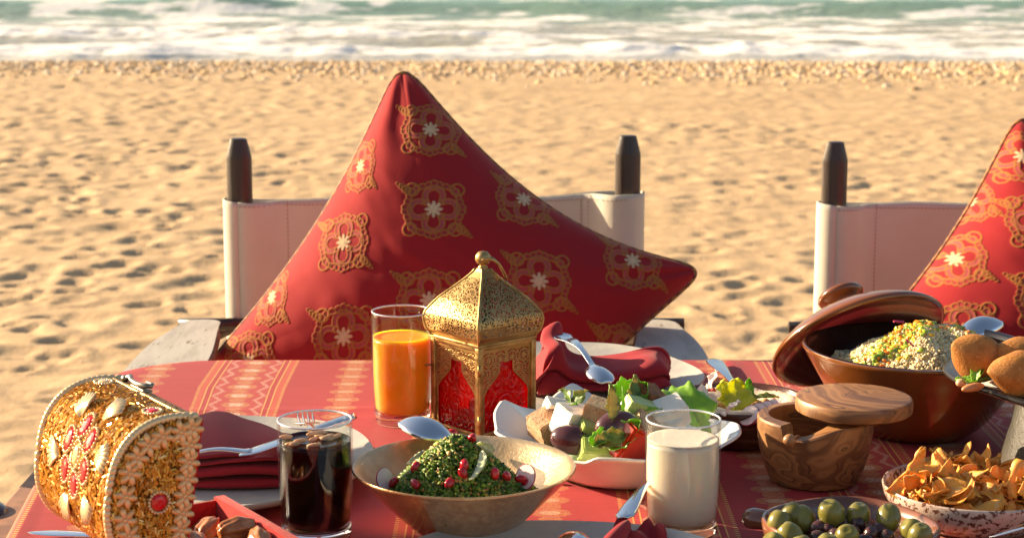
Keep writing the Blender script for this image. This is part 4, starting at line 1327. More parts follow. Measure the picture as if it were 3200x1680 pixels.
M_DATE = pm('dried_date', (.56, .25, .08), (.34, .12, .04), nscale=60, rough=.28, sss=.25, sr=(.006, .002, .001), bump=.6, bscale=90, bdist=.002, coat=.4, coatr=.2, lo=.3, hi=.7)
def date_mesh(seed):
    r_ = random.Random(seed); ph = [r_.random() * 6 for _ in range(4)]
    def fn(p):
        th = math.atan2(p[1], p[2])
        return 1 + .07 * math.sin(5 * th + ph[0] + 2 * p[0]) + .05 * math.sin(8 * th + ph[1]) + .04 * math.sin(3 * p[0] * 3 + ph[2]) - .06 * (abs(p[0]) > .93)
    return G().ell(.020, .0115, .0105, nu=26, nv=18, fn=fn)
dm = [None] * 3
for k, (q, rz_) in enumerate([((.046, .150, -.010), .3), ((.080, .125, -.012), 1.2), ((.092, .086, -.002), .5), ((.056, .100, -.012), 2.0), ((.030, .125, -.016), .9), ((.100, .050, -.006), 1.9),
                             ((.060, .060, -.010), .2), ((.025, .080, -.016), 1.4), ((.090, .150, -.020), 2.5), ((.040, .040, -.012), .8), ((.085, .022, -.012), 1.1), ((.060, .020, -.014), 2.3)]):
    p = Mw @ Vector(q); p = (p.x + cN.x, p.y + cN.y, p.z + TZ); m = k % 3
    kw = dict(loc=p, rot=(random.random() * 3, (random.random() - .5) * .7, rz_))
    if dm[m] is None: dm[m] = date_mesh(m).make('date', M_DATE, **kw); o = dm[m]
    else: o = same(dm[m], **kw)
    tag(o, 'wrinkled brown date lying in the red felt of the open gold chest', 'date', 'dates in the open chest')
cutlery('knife', 'butter_knife', 'steel knife lying on the cloth left of the gold chest', aim((-0.491, 1.795, 0.756), (-0.348, 1.786, 0.756)), L=.22, bl=.10)

# --- gold bowl of tabbouleh ------------------------------------------------
M_GOLDLEAF = pm('hammered_gold_leaf', (.80, .58, .33), (.66, .44, .22), nscale=35, rough=.32, metal=.70, rvar=.08, bump=.5, bscale=260, bdist=.0012, coat=.35, coatr=.08)
M_GOLDOUT = pm('smoked_gold_glass', (.52, .26, .12), (.66, .40, .19), nscale=26, stretch=(6, 6, .8), rough=.22, metal=.65, coat=.7, coatr=.05, bump=.3, bscale=160, bdist=.001)
gb = (-.0485, 1.800, TZ)
t = thing('gold_bowl', 'flared gold glass bowl holding the green tabbouleh', 'bowl', gb)
GR, GH = .1130, .072
def gprof(q): return .040 + (GR - .040) * q ** .86
outp = [(0, .001), (.034, .0)] + [(gprof(q), .0015 + (GH - .0015) * q) for q in np.linspace(0, .985, 18)]
G().lathe(outp + [(GR + .0004, GH), (GR - .0006, GH + .0016)], 96).make('outer_glass', M_GOLDOUT, t)
inp = [(GR - .0006, GH + .0016), (GR - .0030, GH + .0012)] + [(gprof(q) - .005, .0065 + (GH - .0065) * q) for q in np.linspace(.97, 0, 18)] + [(.02, .0055), (0, .0052)]
G().lathe(inp, 96).make('gilded_inside', M_GOLDLEAF, t)

def heap(name, label, cat, loc, hfun, rad, mat, n, pal, wts, size, base_col, grain, seed, parts=None, basemat=None):
    """mound of chopped food: an under surface and n small grains"""
    t = thing(name, label, cat, loc)
    rs_ = np.random.RandomState(seed); nr, na = 26, 64
    P_ = []
    for i in range(nr):
        r = rad * i / (nr - 1)
        P_.append([(r * math.cos(2 * PI * k / na), r * math.sin(2 * PI * k / na), hfun(r * math.cos(2 * PI * k / na), r * math.sin(2 * PI * k / na)) - .0012) for k in range(na + 1)])
    V, F = gridmesh(np.array(P_)); mobj('mound', V, F, basemat or mat, t)
    if not basemat: pcol(t.children[0], np.tile(np.array(base_col), (len(V), 1)))
    if grain == 'leaf': bv = np.array([(-1, -.5, 0), (1, -.7, .3), (.8, .6, -.2), (-.7, .7, .35), (0, 0, .7), (.1, .1, -.5)]); bf = np.array([(0, 1, 4), (1, 2, 4), (2, 3, 4), (3, 0, 4), (1, 0, 5), (2, 1, 5), (3, 2, 5), (0, 3, 5)])
    else:
        ic = bmesh.new(); bmesh.ops.create_icosphere(ic, subdivisions=1, radius=1); bv = np.array([v.co[:] for v in ic.verts]); bf = np.array([[v.index for v in f.verts] for f in ic.faces]); ic.free()
    r = rad * np.sqrt(rs_.rand(n)); th = rs_.rand(n) * 2 * PI; x, y = r * np.cos(th), r * np.sin(th)
    z = np.array([hfun(a, b) for a, b in zip(x, y)]) + size * (rs_.rand(n) * 1.5 - .3)
    sc = size * (.55 + .9 * rs_.rand(n, 1)) * np.stack([np.ones(n), .6 + .5 * rs_.rand(n), .5 + .6 * rs_.rand(n)], 1)
    q = rs_.randn(n, 4); q /= np.linalg.norm(q, axis=1, keepdims=True); w_, a_, b_, c_ = q.T
    Rm = np.stack([1 - 2 * (b_ * b_ + c_ * c_), 2 * (a_ * b_ - c_ * w_), 2 * (a_ * c_ + b_ * w_), 2 * (a_ * b_ + c_ * w_), 1 - 2 * (a_ * a_ + c_ * c_), 2 * (b_ * c_ - a_ * w_), 2 * (a_ * c_ - b_ * w_), 2 * (b_ * c_ + a_ * w_), 1 - 2 * (a_ * a_ + b_ * b_)], 1).reshape(n, 3, 3)
    Vv = np.einsum('nij,nkj->nki', Rm, bv[None] * sc[:, None]) + np.stack([x, y, z], 1)[:, None]
    F = (bf[None] + (np.arange(n) * len(bv))[:, None, None]).reshape(-1, 3)
    col = np.array(pal)[rs_.choice(len(pal), n, p=np.array(wts) / sum(wts))] * (.7 + .6 * rs_.rand(n, 1))
    o = mobj('chopped_grains' if grain == 'leaf' else 'grains', Vv.reshape(-1, 3), F, mat, t, smooth=grain != 'leaf'); pcol(o, np.repeat(col, len(bv), 0)); tag(o, kind='stuff')
    return t

M_HERB = pm('chopped_parsley', (1, 1, 1), attr='tint', rough=.42, sss=.12, sr=(.002, .003, .001), spec=.45)
def tab_h(x, y):
    r = math.hypot(x + .006, y * 1.05); 
    lump = .015 * float(fbm(np.array(x * 42 + 3), np.array(y * 42), 3, 3) - .5)
    return .036 + .064 * max(0, 1 - (r / .078) ** 1.35) + lump
tab = heap('tabbouleh', 'mound of chopped green tabbouleh with pomegranate seeds in the gold bowl', 'salad', gb, tab_h, .077, M_HERB, 6400,
     [(.085, .17, .014), (.16, .26, .022), (.035, .075, .010), (.30, .36, .05), (.50, .32, .10), (.42, .19, .05)], (5, 5, 3, 2.6, 1.6, .8),   .0030, (.02, .045, .01), 'leaf', 8)
M_POM = pm('pomegranate_seed', (.60, .012, .022), (.40, .006, .014), nscale=120, rough=.12, sss=.3, sr=(.004, .001, .001), coat=.6, coatr=.05)
pom = None
for k, (x, y, z) in enumerate([(-0.069, 2.031, 0.7928), (-0.04, 1.801, 0.85), (-0.095, 2.012, 0.7928), (-0.096, 1.783, 0.8256), (-0.096, 1.762, 0.8144), (-0.062, 1.751, 0.818), (-0.048, 1.758, 0.8256), (-0.017, 1.77, 0.8212), (-0.005, 1.778, 0.8168), (0.008, 1.796, 0.8092), (0.014, 1.799, 0.8032), (-0.047, 1.765, 0.8324), (-0.119, 1.793, 0.8068)]):
    kw = dict(loc=(x, y - .003, z + .004), rot=(k * 1.1, k * .7, k * 2.1))
    if pom is None: g = G(); g.ell(.0066, .0046, .0044, nu=14, nv=10, fn=lambda p: 1 + .06 * math.sin(3 * math.atan2(p[1], p[2])) + .12 * p[0]); pom = g.make('pomegranate_seed', M_POM, **kw); o = pom
    else: o = same(pom, **kw)
    if k < 2: tag(o, ['red pomegranate seed on the very top of the tabbouleh', 'bright red pomegranate seed right of the top of the tabbouleh'][k], 'pomegranate seed', 'pomegranate seeds on the tabbouleh')
    else: tag(o, 'red pomegranate seed lower down in the green tabbouleh', 'pomegranate seed', 'pomegranate seeds on the tabbouleh')
M_RADW = pm('radish_flesh', (.82, .66, .62), (.76, .56, .54), nscale=60, rough=.3, sss=.4, sr=(.005, .003, .003))
M_RADR = pm('radish_skin', (.50, .03, .09), rough=.35)
def radish(label, loc, rot, r=.013):
    t = thing('radish_slice', label, 'radish slice', loc, rot, 'radish slices')
    G().lathe([(0, 0), (r - .0006, 0), (r - .0006, .0016), (0, .0016)], 28, M=S(1, 1.25, 1)).make('flesh', M_RADW, t, smooth=False)
    G().lathe([(r - .0006, -.0001), (r, .0003), (r, .0013), (r - .0006, .0017)], 28, M=S(1, 1.25, 1)).make('skin', M_RADR, t)
radish('white radish slice with a thin pink rim left of the tabbouleh', (-0.129, 1.795, 0.812), (math.radians(50), .75, .35), .0105)
radish('white radish slice with a thin pink rim right of the tabbouleh', (0.014, 1.799, 0.8125), (math.radians(48), -.55, -.3), .0120)
M_SHAV = pm('cucumber_shaving', (.62, .66, .42), (.50, .56, .33), nscale=240, stretch=(1, 6, 1), rough=.35, sss=.4, sr=(.004, .005, .002))
def shaving(label, p0, pts, w):
    t_ = []
    for i, q in enumerate(np.linspace(0, 1, 26)):
        c = np.array(pts[0]) * (1 - q) ** 2 + 2 * np.array(pts[1]) * q * (1 - q) + np.array(pts[2]) * q * q
        ww = w * math.sin(PI * (.08 + .84 * q)) ** .6
        c = c + np.array((0, -.006, .0085))
        t_.append([tuple(c + np.array((s * ww * .8, -.001 * abs(s) - .0012 * (i % 2) * (s > 0), s * ww * .35 + .0007 * math.sin(i * 2.4) * s))) for s in np.linspace(-1, 1, 7)])
    V, F = gridmesh(np.array(t_)); o = mobj('onion_shaving', V, F, M_SHAV); solid(o, .0011); tag(o, label, 'onion slice')
shaving('pale ribbed onion slice on the front of the tabbouleh', 0, [(-0.03, 1.782, 0.838), (-0.026, 1.772, 0.8288), (-0.04, 1.752, 0.8184)], .0055)
shaving('pale onion slice tucked into the left of the tabbouleh', 0, [(-0.09, 1.795, 0.8344), (-0.095, 1.796, 0.83), (-0.104, 1.793, 0.8216)], .006)
shaving('pale onion slice behind the right slope of the tabbouleh', 0, [(-0.033, 1.792, 0.8444), (-0.025, 1.799, 0.8396), (-0.019, 1.795, 0.8344)], .006)
# serving spoon, bowl upside down on the far rim
t = thing('serving_spoon', 'big polished spoon bowl resting upside down on the far rim of the gold bowl', 'spoon', (0, 0, 0))
V, F = spoon_mesh(L=.105, bl=.062, bw=.050, hw=.016, nw=.008, dep=.013, arch=-.004)
o = solid(mobj('spoon_body', V, F, M_STEEL, t), .0016)
xs_ = Vector((.80, -.55, -.22)).normalized(); ys_ = Vector((0, 0, 1)).cross(xs_).normalized()
o.matrix_local = frame(Vector((-0.093, 1.895, 0.826)), xs_, ys_, xs_.cross(ys_)) @ R('X', 180) @ T(-.030, 0, -.010)

# --- white salad bowl -----------------------------------------------------
M_CHINA = pm('white_porcelain', (.80, .78, .74), (.77, .75, .70), nscale=5, rough=.16, coat=.5, coatr=.06, spec=.5)
wb = (.122, 2.008, TZ)
t = thing('salad_bowl', 'white porcelain bowl with pulled out wavy corners holding the salad', 'bowl', wb)
CT = [(-180, .140, .052), (-172, .143, .054), (-160, .128, .050), (-140, .116, .046), (-122, .114, .043), (-112, .116, .044), (-106, .122, .052), (-95, .120, .052), (-70, .116, .047), (-45, .118, .046), (-25, .124, .050), (-8, .134, .052),
      (4, .134, .056), (18, .124, .052), (45, .112, .045), (75, .108, .045), (100, .112, .058), (114, .126, .078), (126, .124, .066), (138, .118, .052), (150, .128, .060), (163, .140, .076), (172, .144, .066), (180, .140, .052)]
ca_ = np.array([c[0] for c in CT], float); cr_ = np.array([c[1] for c in CT]); cz_ = np.array([c[2] for c in CT])
tt_ = np.linspace(-180, 180, 721); rI = np.interp(tt_, ca_, cr_); zI = np.interp(tt_, ca_, cz_)
kk = np.hanning(15); kk /= kk.sum()
rI = np.convolve(np.concatenate([rI[-8:-1], rI, rI[1:8]]), kk, 'valid'); zI = np.convolve(np.concatenate([zI[-8:-1], zI, zI[1:8]]), kk, 'valid')
def wbp(tt):
    d = math.degrees(tt); d = d if d <= 180 else d - 360
    return float(np.interp(d, tt_, rI)), float(np.interp(d, tt_, zI))
def wb_sec(tt):
    r, z = wbp(tt); o = [(.001, .0015, None), (.050, .0015, None), (.056, .0, None), (.064, .004, None)]
    for q in np.linspace(.1, 1, 12): o.append((.064 + (r - .064) * (q ** .62 * .72 + q ** 3 * .28), .004 + (z - .004) * q, None))
    o += [(r + .0008, z + .0018, None), (r - .0022, z + .0030, None), (r - .0045, z + .0014, None)]
    for q in np.linspace(.93, .05, 12): o.append((.060 + (r - .0045 - .060) * (q ** .62 * .72 + q ** 3 * .28), .008 + (z - .007) * q, None))
    o += [(.05, .0072, None), (.001, .0072, None)]
    return o
G().polar(wb_sec, 180).make('porcelain_shell', M_CHINA, t)
# dressing of the salad: food pieces are things of their own
M_FETA = pm('white_cheese', (.84, .80, .70), (.78, .73, .61), nscale=70, rough=.55, sss=.3, sr=(.005, .004, .003), bump=.5, bscale=160, bdist=.0015)
M_TOAST = pm('toasted_bread', (.62, .42, .24), (.52, .30, .15), nscale=70, rough=.8, bump=.9, bscale=220, bdist=.0015, col3=(.16, .055, .02), n3=260, lo3=.60, hi3=.68)
M_CRUST = pm('bread_crust', (.22, .085, .03), (.34, .15, .05), nscale=60, rough=.7, bump=.8, bscale=180)
M_KALA = pm('dark_olive_skin', (.065, .022, .026), (.11, .04, .04), nscale=40, rough=.16, coat=.3, coatr=.08)
M_CUKE = pm('cucumber_flesh', (.42, .52, .14), (.55, .62, .27), nscale=50, rough=.28, sss=.3, sr=(.004, .005, .002))
M_CSKIN = pm('cucumber_skin', (.05, .13, .02), (.09, .19, .035), nscale=70, rough=.35)
M_TOM = pm('tomato', (.52, .045, .012), (.44, .03, .01), nscale=30, rough=.14, sss=.2, sr=(.005, .001, .001), coat=.3)
M_LEAF = pm('salad_leaf', (.22, .40, .03), (.12, .27, .02), nscale=55, rough=.38, sss=.25, sr=(.003, .005, .001), bump=.5, bscale=130, bdist=.002, lo=.3, hi=.7)
M_LEAFD = pm('dark_herb_leaf', (.11, .20, .035), (.07, .14, .028), nscale=90, rough=.45, sss=.15, bump=.5, bscale=160, bdist=.0015)
M_LEAFY = pm('yellow_lettuce', (.58, .56, .04), (.44, .50, .03), nscale=60, rough=.35, sss=.4, sr=(.006, .006, .001), bump=.5, bscale=130, bdist=.002)
def chunk(sx, sy, sz, seed, jit=.12, bev=.0012, sub=True):
    r_ = random.Random(seed); bm = bmesh.new(); bmesh.ops.create_cube(bm, size=1)
    for v in bm.verts: v.co = Vector((v.co.x * sx * (1 + jit * (r_.random() - .5) * 2), v.co.y * sy * (1 + jit * (r_.random() - .5) * 2), v.co.z * sz * (1 + jit * (r_.random() - .5) * 2)))
    bmesh.ops.bevel(bm, geom=bm.edges[:], offset=bev, segments=2, affect='EDGES')
    bmesh.ops.subdivide_edges(bm, edges=[e for e in bm.edges if e.calc_length() > .006], cuts=4, use_grid_fill=True)
    for v in bm.verts: v.co += Vector((r_.gauss(0, 1), r_.gauss(0, 1), r_.gauss(0, 1))) * .00022
    bm.verts.index_update(); g = G(); g.v = [tuple(v.co) for v in bm.verts]; g.f = [tuple(v.index for v in f.verts) for f in bm.faces]; bm.free()
    return g
def put(g, name, mat, label, cat, loc, rot, group=None):
    o = g.make(name, mat, loc=loc, rot=rot); autosmooth(o, 45); return tag(o, label, cat, group)
put(chunk(0.0350, 0.0315, 0.0280, 1), 'bread_cube', M_TOAST, 'toasted bread cube at the left end of the salad', 'bread cube', (0.039, 2.001, 0.812), (.25, -.35, .5), 'bread cubes in the salad')
put(chunk(0.0350, 0.0280, 0.0333, 2), 'bread_cube', M_TOAST, 'speckled bread cube standing tall behind the olive in the salad', 'bread cube', (0.097, 1.961, 0.834), (.2, .25, -.35), 'bread cubes in the salad')
put(chunk(0.0333, 0.0350, 0.0245, 3), 'bread_cube', M_TOAST, 'bread cube with a scorched edge beside the rim of the milk glass', 'bread cube', (0.144, 1.939, 0.822), (.5, .6, .4), 'bread cubes in the salad')
put(chunk(0.0315, 0.0280, 0.0210, 4), 'bread_cube', M_CRUST, 'browned bread crust among the leaves at the back of the salad', 'bread cube', (0.152, 2.001, 0.845), (.5, .3, .8), 'bread cubes in the salad')
put(chunk(0.0175, 0.0158, 0.0105, 6), 'bread_cube', M_CRUST, 'dark toasted crumb between the bread and the white cheese', 'bread cube', (0.047, 1.99, 0.826), (.3, .3, .8), 'bread cubes in the salad')
put(chunk(0.0403, 0.0350, 0.0368, 7, .08), 'cheese_cube', M_FETA, 'large white cheese cube between bread cubes in the salad', 'cheese cube', (0.068, 1.974, 0.822), (.25, .20, .55), 'white cheese cubes in the salad')
put(chunk(0.0440, 0.034, 0.022, 8, .2), 'cheese_cube', M_FETA, 'broad white cheese slab under the green leaf at the right of the salad', 'cheese cube', (0.172, 1.973, 0.834), (.3, -.25, .3), 'white cheese cubes in the salad')
put(chunk(0.0315, 0.0280, 0.0210, 9, .2), 'cheese_cube', M_FETA, 'white cheese cube seen through the milk glass rim', 'cheese cube', (0.171, 1.964, 0.822), (.2, .1, -.4), 'white cheese cubes in the salad')
put(chunk(0.0385, 0.0245, 0.0175, 10, .15), 'cheese_cube', M_FETA, 'pale cheese wedge behind the leaves at the left of the salad', 'cheese cube', (0.055, 2.018, 0.826), (.2, .2, .2), 'white cheese cubes in the salad')
def olive(rx, ry, rz_, pit=True): 
    return G().ell(rx, ry, rz_, nu=26, nv=18, fn=lambda p: 1 - .05 * p[0] * abs(p[0]) - (.16 * math.exp(-((p[0] - 1) / .08) ** 2) if pit else 0))
put(olive(.0240, .0172, .0165), 'dark_olive', M_KALA, 'glossy dark olive on top of the salad beside the tall bread cube', 'olive', (0.113, 1.923, 0.833), (.2, -.15, .25), 'dark olives in the salad')
put(olive(.0240, .0172, .0165), 'dark_olive', M_KALA, 'dark olive below the large white cheese cube in the salad', 'olive', (0.066, 1.943, 0.812), (0, .1, -.2), 'dark olives in the salad')
def cuke(label, loc, rot, sx, sy, sz, seed):
    t = thing('cucumber_piece', label, 'cucumber', loc, rot, 'cucumber pieces in the salad')
    autosmooth(chunk(sx, sy, sz, seed, .1).make('flesh', M_CUKE, t), 45)
    autosmooth(chunk(sx * .98, .0016, sz * .98, seed + 50, .05, .0004).make('skin', M_CSKIN, t, loc=(0, sy / 2, 0)), 45)
cuke('green cucumber chunk under the tall bread cube in the salad', (0.086, 1.951, 0.812), (.3, .2, .2), 0.0306, 0.0272, 0.0374, 21)
cuke('bright green cucumber wedge at the back of the salad', (0.138, 1.963, 0.838), (.3, .4, .5), 0.0374, 0.0221, 0.0272, 22)
cuke('pale cucumber slice under the herb leaves at the front of the salad', (0.099, 1.925, 0.806), (.9, .1, .1), 0.0510, 0.0204, 0.0238, 23)
cuke('small cucumber piece just right of the upper olive', (0.126, 1.938, 0.828), (.3, .5, .9), 0.0170, 0.0204, 0.0272, 24)
g = chunk(0.0455, 0.0350, 0.0455, 31, .15, .003); put(g, 'tomato_wedge', M_TOM, 'large red tomato wedge behind the milk glass in the salad', 'tomato', (0.128, 1.921, 0.815), (.4, .5, .75))
put(chunk(0.0245, 0.0175, 0.0140, 32, .2), 'tomato_wedge', M_TOM, 'small orange red tomato bit at the rim of the white bowl', 'tomato', (0.117, 1.928, 0.806), (.4, .2, .3))
def leafmesh(L, W, curl=.3, cup=.3, wave=.08, n=34, m=13, tip=1.0, freq=9, seed=0):
    P_ = []
    for i in range(n):
        q = i / (n - 1); w = W / 2 * max(.02, math.sin(PI * min(1, q ** (.85 * tip) * .97 + .03)) ** .75); row = []
        for j in range(m):
            s = -1 + 2 * j / (m - 1)
            z = -curl * L * q * q + cup * W * .5 * s * s + wave * W * math.sin(freq * q + s * 1.6 + seed) * abs(s) ** 1.5 - .03 * W * math.exp(-(s / .12) ** 2) + .012 * W * math.sin(16 * q + 6 * abs(s))
            row.append((L * q, s * w * (1 + .10 * math.sin(23 * q + seed) * abs(s) ** 4 + .06 * math.sin(41 * q + 2 * seed) * abs(s) ** 4), z + .035 * W * math.sin(27 * q + 3 * s + seed) * abs(s) ** 3))
        P_.append(row)
    return gridmesh(np.array(P_))
def leaf(name, mat, label, cat, loc, rot, L, W, group=None, **k):
    V, F = leafmesh(L, W, **k); o = mobj(name, V, F, mat, loc=loc, rot=rot); solid(o, .0006); return tag(o, label, cat, group)
LG = 'green leaves in the salad'
leaf('lettuce_leaf', M_LEAF, 'broad wet lettuce leaf arching over the back right of the salad', 'leaf', (0.161, 2.012, 0.834), (.65, -.16, .05), .070, .062, LG, curl=.22, cup=-.25, wave=.10)
leaf('lettuce_leaf', M_LEAF, 'pale lettuce tip standing up at the back of the salad', 'leaf', (0.113, 1.985, 0.838), (1.0, -.55, .3), .046, .040, LG, curl=.1, cup=.3, wave=.12, seed=2)
leaf('herb_leaf', M_LEAFD, 'dark rounded herb leaf standing at the back of the salad', 'leaf', (0.131, 1.977, 0.842), (1.2, -1.0, 1.2), .036, .022, LG, curl=.1, cup=.3, wave=.05)
leaf('herb_leaf', M_LEAFD, 'grey green herb leaf upright in the middle of the salad', 'leaf', (0.104, 1.904, 0.846), (1.2, -1.3, 1.1), .036, .020, LG, curl=.2, cup=.4, wave=.05)
leaf('herb_leaf', M_LEAF, 'small curled herb leaf above the front rim of the white bowl', 'leaf', (0.085, 1.895, 0.818), (.6, -.7, .4), .034, .020, LG, curl=.5, cup=.5, wave=.12)
leaf('herb_leaf', M_LEAFD, 'crinkled sage leaf above the front rim of the white bowl', 'leaf', (0.089, 1.894, 0.82), (.9, -.35, .1), .036, .022, LG, curl=.25, cup=.5, wave=.2)
leaf('herb_leaf', M_LEAF, 'pointed green leaf leaning against the tomato wedge', 'leaf', (0.103, 1.907, 0.812), (.9, -.65, .15), .046, .026, LG, curl=-.1, cup=.5, wave=.06)
leaf('rocket_leaf', M_LEAF, 'long rocket stem curving over the tall bread cube', 'leaf', (0.096, 1.974, 0.84), (.2, -.65, .1), .050, .004, LG, curl=.55, cup=.2, wave=.1)
leaf('rocket_leaf', M_LEAF, 'long rocket leaf lying across the middle of the salad', 'leaf', (0.114, 1.956, 0.842), (.4, -.12, -.10), .050, .007, LG, curl=.10, cup=.2, wave=.2)
leaf('rocket_leaf', M_LEAFD, 'dark rocket leaf with pointed lobes at the left of the salad', 'leaf', (0.059, 2.002, 0.83), (.9, -.8, -.35), .036, .015, LG, curl=.1, cup=.3, wave=.3)
leaf('rocket_leaf', M_LEAFD, 'dark rocket leaf behind the large cheese cube', 'leaf', (0.077, 1.994, 0.83), (.9, -.55, 2.2), .040, .015, LG, curl=.1, cup=.3, wave=.3)
leaf('rocket_leaf', M_LEAF, 'bright leaf blade between the cheese cube and the rocket', 'leaf', (0.056, 1.969, 0.826), (.9, -.75, .6), .028, .012, LG, curl=.2, cup=.3, wave=.2)
leaf('rocket_leaf', M_LEAF, 'thin upright green blade in the middle of the salad', 'leaf', (0.119, 1.931, 0.842), (1.2, -1.35, 1.4), .032, .007, LG, curl=.05, cup=.3, wave=.05)
leaf('lettuce_leaf', M_LEAF, 'green leaf hanging down behind the milk glass rim', 'leaf', (0.201, 1.983, 0.835), (.8, .9, -.2), .036, .014, LG, curl=.2, cup=.3, wave=.1)
put(chunk(.008, .006, .005, 35, .3), 'onion_bit', M_RADW, 'pinkish onion bit beside the glossy dark olive', 'onion slice', (0.124, 1.929, 0.842), (.3, .2, .3))
# filling below the loose pieces so that they rest on something
put(G().ell(.082, .074, .040, nu=32, nv=14, fn=lambda p: 1 + .05 * math.sin(9 * p[0]) * math.cos(8 * p[1])), 'salad_bed', M_LEAFD, 'bed of dark leaves under the salad in the white bowl', 'salad', (.118, 2.010, .778), (0, 0, 0))

# --- hummus dish -------------------------------------------------------
M_UMBER = pm('umber_glaze', (.085, .030, .018), (.20, .085, .045), nscale=26, stretch=(1, 1, 4), rough=.25, coat=.5, coatr=.1, bump=.3, bscale=60, lo=.45, hi=.75)
M_HUMMUS = pm('hummus', (.76, .64, .48), (.71, .58, .42), nscale=40, rough=.5, sss=.3, sr=(.006, .004, .003), bump=.5, bscale=60, bdist=.003)
M_HUMSPICE = pm('hummus_with_paprika', (.78, .66, .50), (.74, .60, .44), nscale=40, rough=.5, sss=.2, sr=(.006, .004, .003), bump=.5, bscale=80, bdist=.003, col3=(.46, .07, .015), n3=150, lo3=.56, hi3=.63)
hd = (.276, 2.168, TZ)
t = thing('hummus_dish', 'brown glazed dish of hummus between the salad and the wooden box', 'dish', hd)
G().lathe([(0, .001), (.055, 0), (.066, .004), (.076, .020), (.081, .040), (.0828, .048), (.0815, .050), (.0795, .0485), (.0765, .040), (.068, .020), (.05, .008), (0, .007)], 96).make('glazed_shell', M_UMBER, t)
t2 = thing('hummus', 'smooth cream hummus dusted with paprika in the brown dish', 'hummus', hd)
def hum(tt):
    w = .0018 * math.sin(5 * tt) + .001 * math.sin(11 * tt)
    fr = max(0, -math.sin(tt)) ** 2
    return [(.062, .020, None), (.0760 + .0052 * fr, .036 + .010 * fr, None), (.0745 + .0062 * fr, .0435 + w + .009 * fr, None), (.066 + .003 * fr, .0475 + w + .006 * fr, None), (.056, .046 + w * .5, None), (.044, .038, None), (.028, .0335, None), (.012, .036, None), (.001, .037, None)]
G().polar(hum, 96, cap0=False).make('hummus_swirl', M_HUMMUS, t2)
def hum2(tt):
    k = max(0, math.cos(tt - .5)) ** .5
    return [(.074 * k + .001, .0438, None), (.066 * k + .001, .0482, None), (.056 * k + .001, .0468, None), (.044 * k + .001, .0388, None), (.03 * k + .001, .0345, None)]
V_ = []
for tt in np.linspace(-.65, 1.25, 40):
    w = .0018 * math.sin(5 * tt) + .001 * math.sin(11 * tt)
    V_.append([(r * math.cos(tt), r * math.sin(tt), z) for r, z in ((.0745, .0440 + w), (.066, .0481 + w), (.056, .0466 + w * .5), (.046, .0402), (.036, .0362))])
V, F = gridmesh(np.array(V_)); mobj('paprika_dusting', V, F, M_HUMSPICE, t2)
M_PEA = pm('chickpea', (.68, .42, .19), (.60, .34, .13), nscale=50, rough=.35, sss=.3, sr=(.005, .003, .001))
pea = None
for k, (x, y, z) in enumerate([(0.252, 2.156, 0.795), (0.262, 2.147, 0.795), (0.24, 2.152, 0.795), (0.295, 2.16, 0.795), (0.305, 2.16, 0.796), (0.287, 2.148, 0.795)]):
    kw = dict(loc=(x, y, z), rot=(k, k * 2, k * 3))
    if pea is None: pea = G().ell(.0075, .0068, .0066, nu=16, nv=12, fn=lambda p: 1 + .10 * math.exp(-((p[0] - .9) ** 2 + p[1] ** 2) / .08) - .06 * math.exp(-(p[1] / .12) ** 2) * (p[2] > 0)).make('chickpea', M_PEA, **kw); o = pea
    else: o = same(pea, **kw)
    tag(o, 'tan chickpea left of the yellow lettuce on the hummus' if k < 3 else 'tan chickpea behind the radish slices on the hummus', 'chickpea', 'chickpeas on the hummus')
leaf('lettuce_leaf', M_LEAFY, 'yellow curled lettuce leaf standing up in the hummus', 'leaf', (0.265, 2.124, 0.796), (.25, -1.25, 1.45), .040, .040, None, curl=.15, cup=.35, wave=.22)
leaf('lettuce_leaf', M_LEAFY, 'second yellow lettuce curl leaning behind the first in the hummus', 'leaf', (0.259, 2.133, 0.8), (.2, -1.1, 1.9), .034, .028, None, curl=.25, cup=.4, wave=.25, seed=3)
leaf('mint_leaf', M_LEAFD, 'dark mint leaf lying on the hummus right of the yellow lettuce', 'leaf', (0.287, 2.144, 0.806), (.1, -.3, .15), .032, .016, None, curl=.3, cup=.3, wave=.08)
leaf('mint_leaf', M_LEAF, 'bright mint sprig tip behind the yellow lettuce', 'leaf', (0.281, 2.144, 0.802), (.4, -1.3, 1.2), .030, .014, None, curl=.1, cup=.4, wave=.1)
M_PETAL = pm('pale_petal', (.80, .62, .60), (.80, .72, .64), nscale=60, rough=.6, sss=.4, sr=(.004, .003, .003))
for lb, p, rt, L in (('pale pink petal shred in front of the yellow lettuce', (0.246, 2.077, 0.803), (-.5, -.8, .5), .026), ('cream frilled petal on the far rim of the hummus dish', (0.241, 2.187, 0.808), (-.6, -1.0, 1.1), .026),
                     ('pink petal shred left of the hummus beside the lettuce leaf', (0.224, 2.106, 0.808), (-.4, -1.2, 1.7), .026), ('small cream petal at the left rim of the hummus dish', (0.227, 2.153, 0.808), (-.4, -.7, 1.0), .018)):
    leaf('flower_petal', M_PETAL, lb, 'petal', p, rt, L, .015, 'petal shreds round the hummus', curl=.2, cup=.3, wave=.2, freq=9)
for lb, p, rt, L in (('red pepper shred on the left rim of the hummus dish', (0.223, 2.171, 0.806), (-.5, -.35, .3), .024), ('second red pepper shred at the far left rim of the hummus', (0.212, 2.146, 0.806), (-.5, -.2, .9), .016)):
    leaf('pepper_shred', pm('red_pepper', (.66, .02, .012), rough=.2, coat=.4) if 'red_pepper' not in bpy.data.materials else bpy.data.materials['red_pepper'], lb, 'pepper', p, rt, L, .012, None, curl=.3, cup=.4, wave=.25)
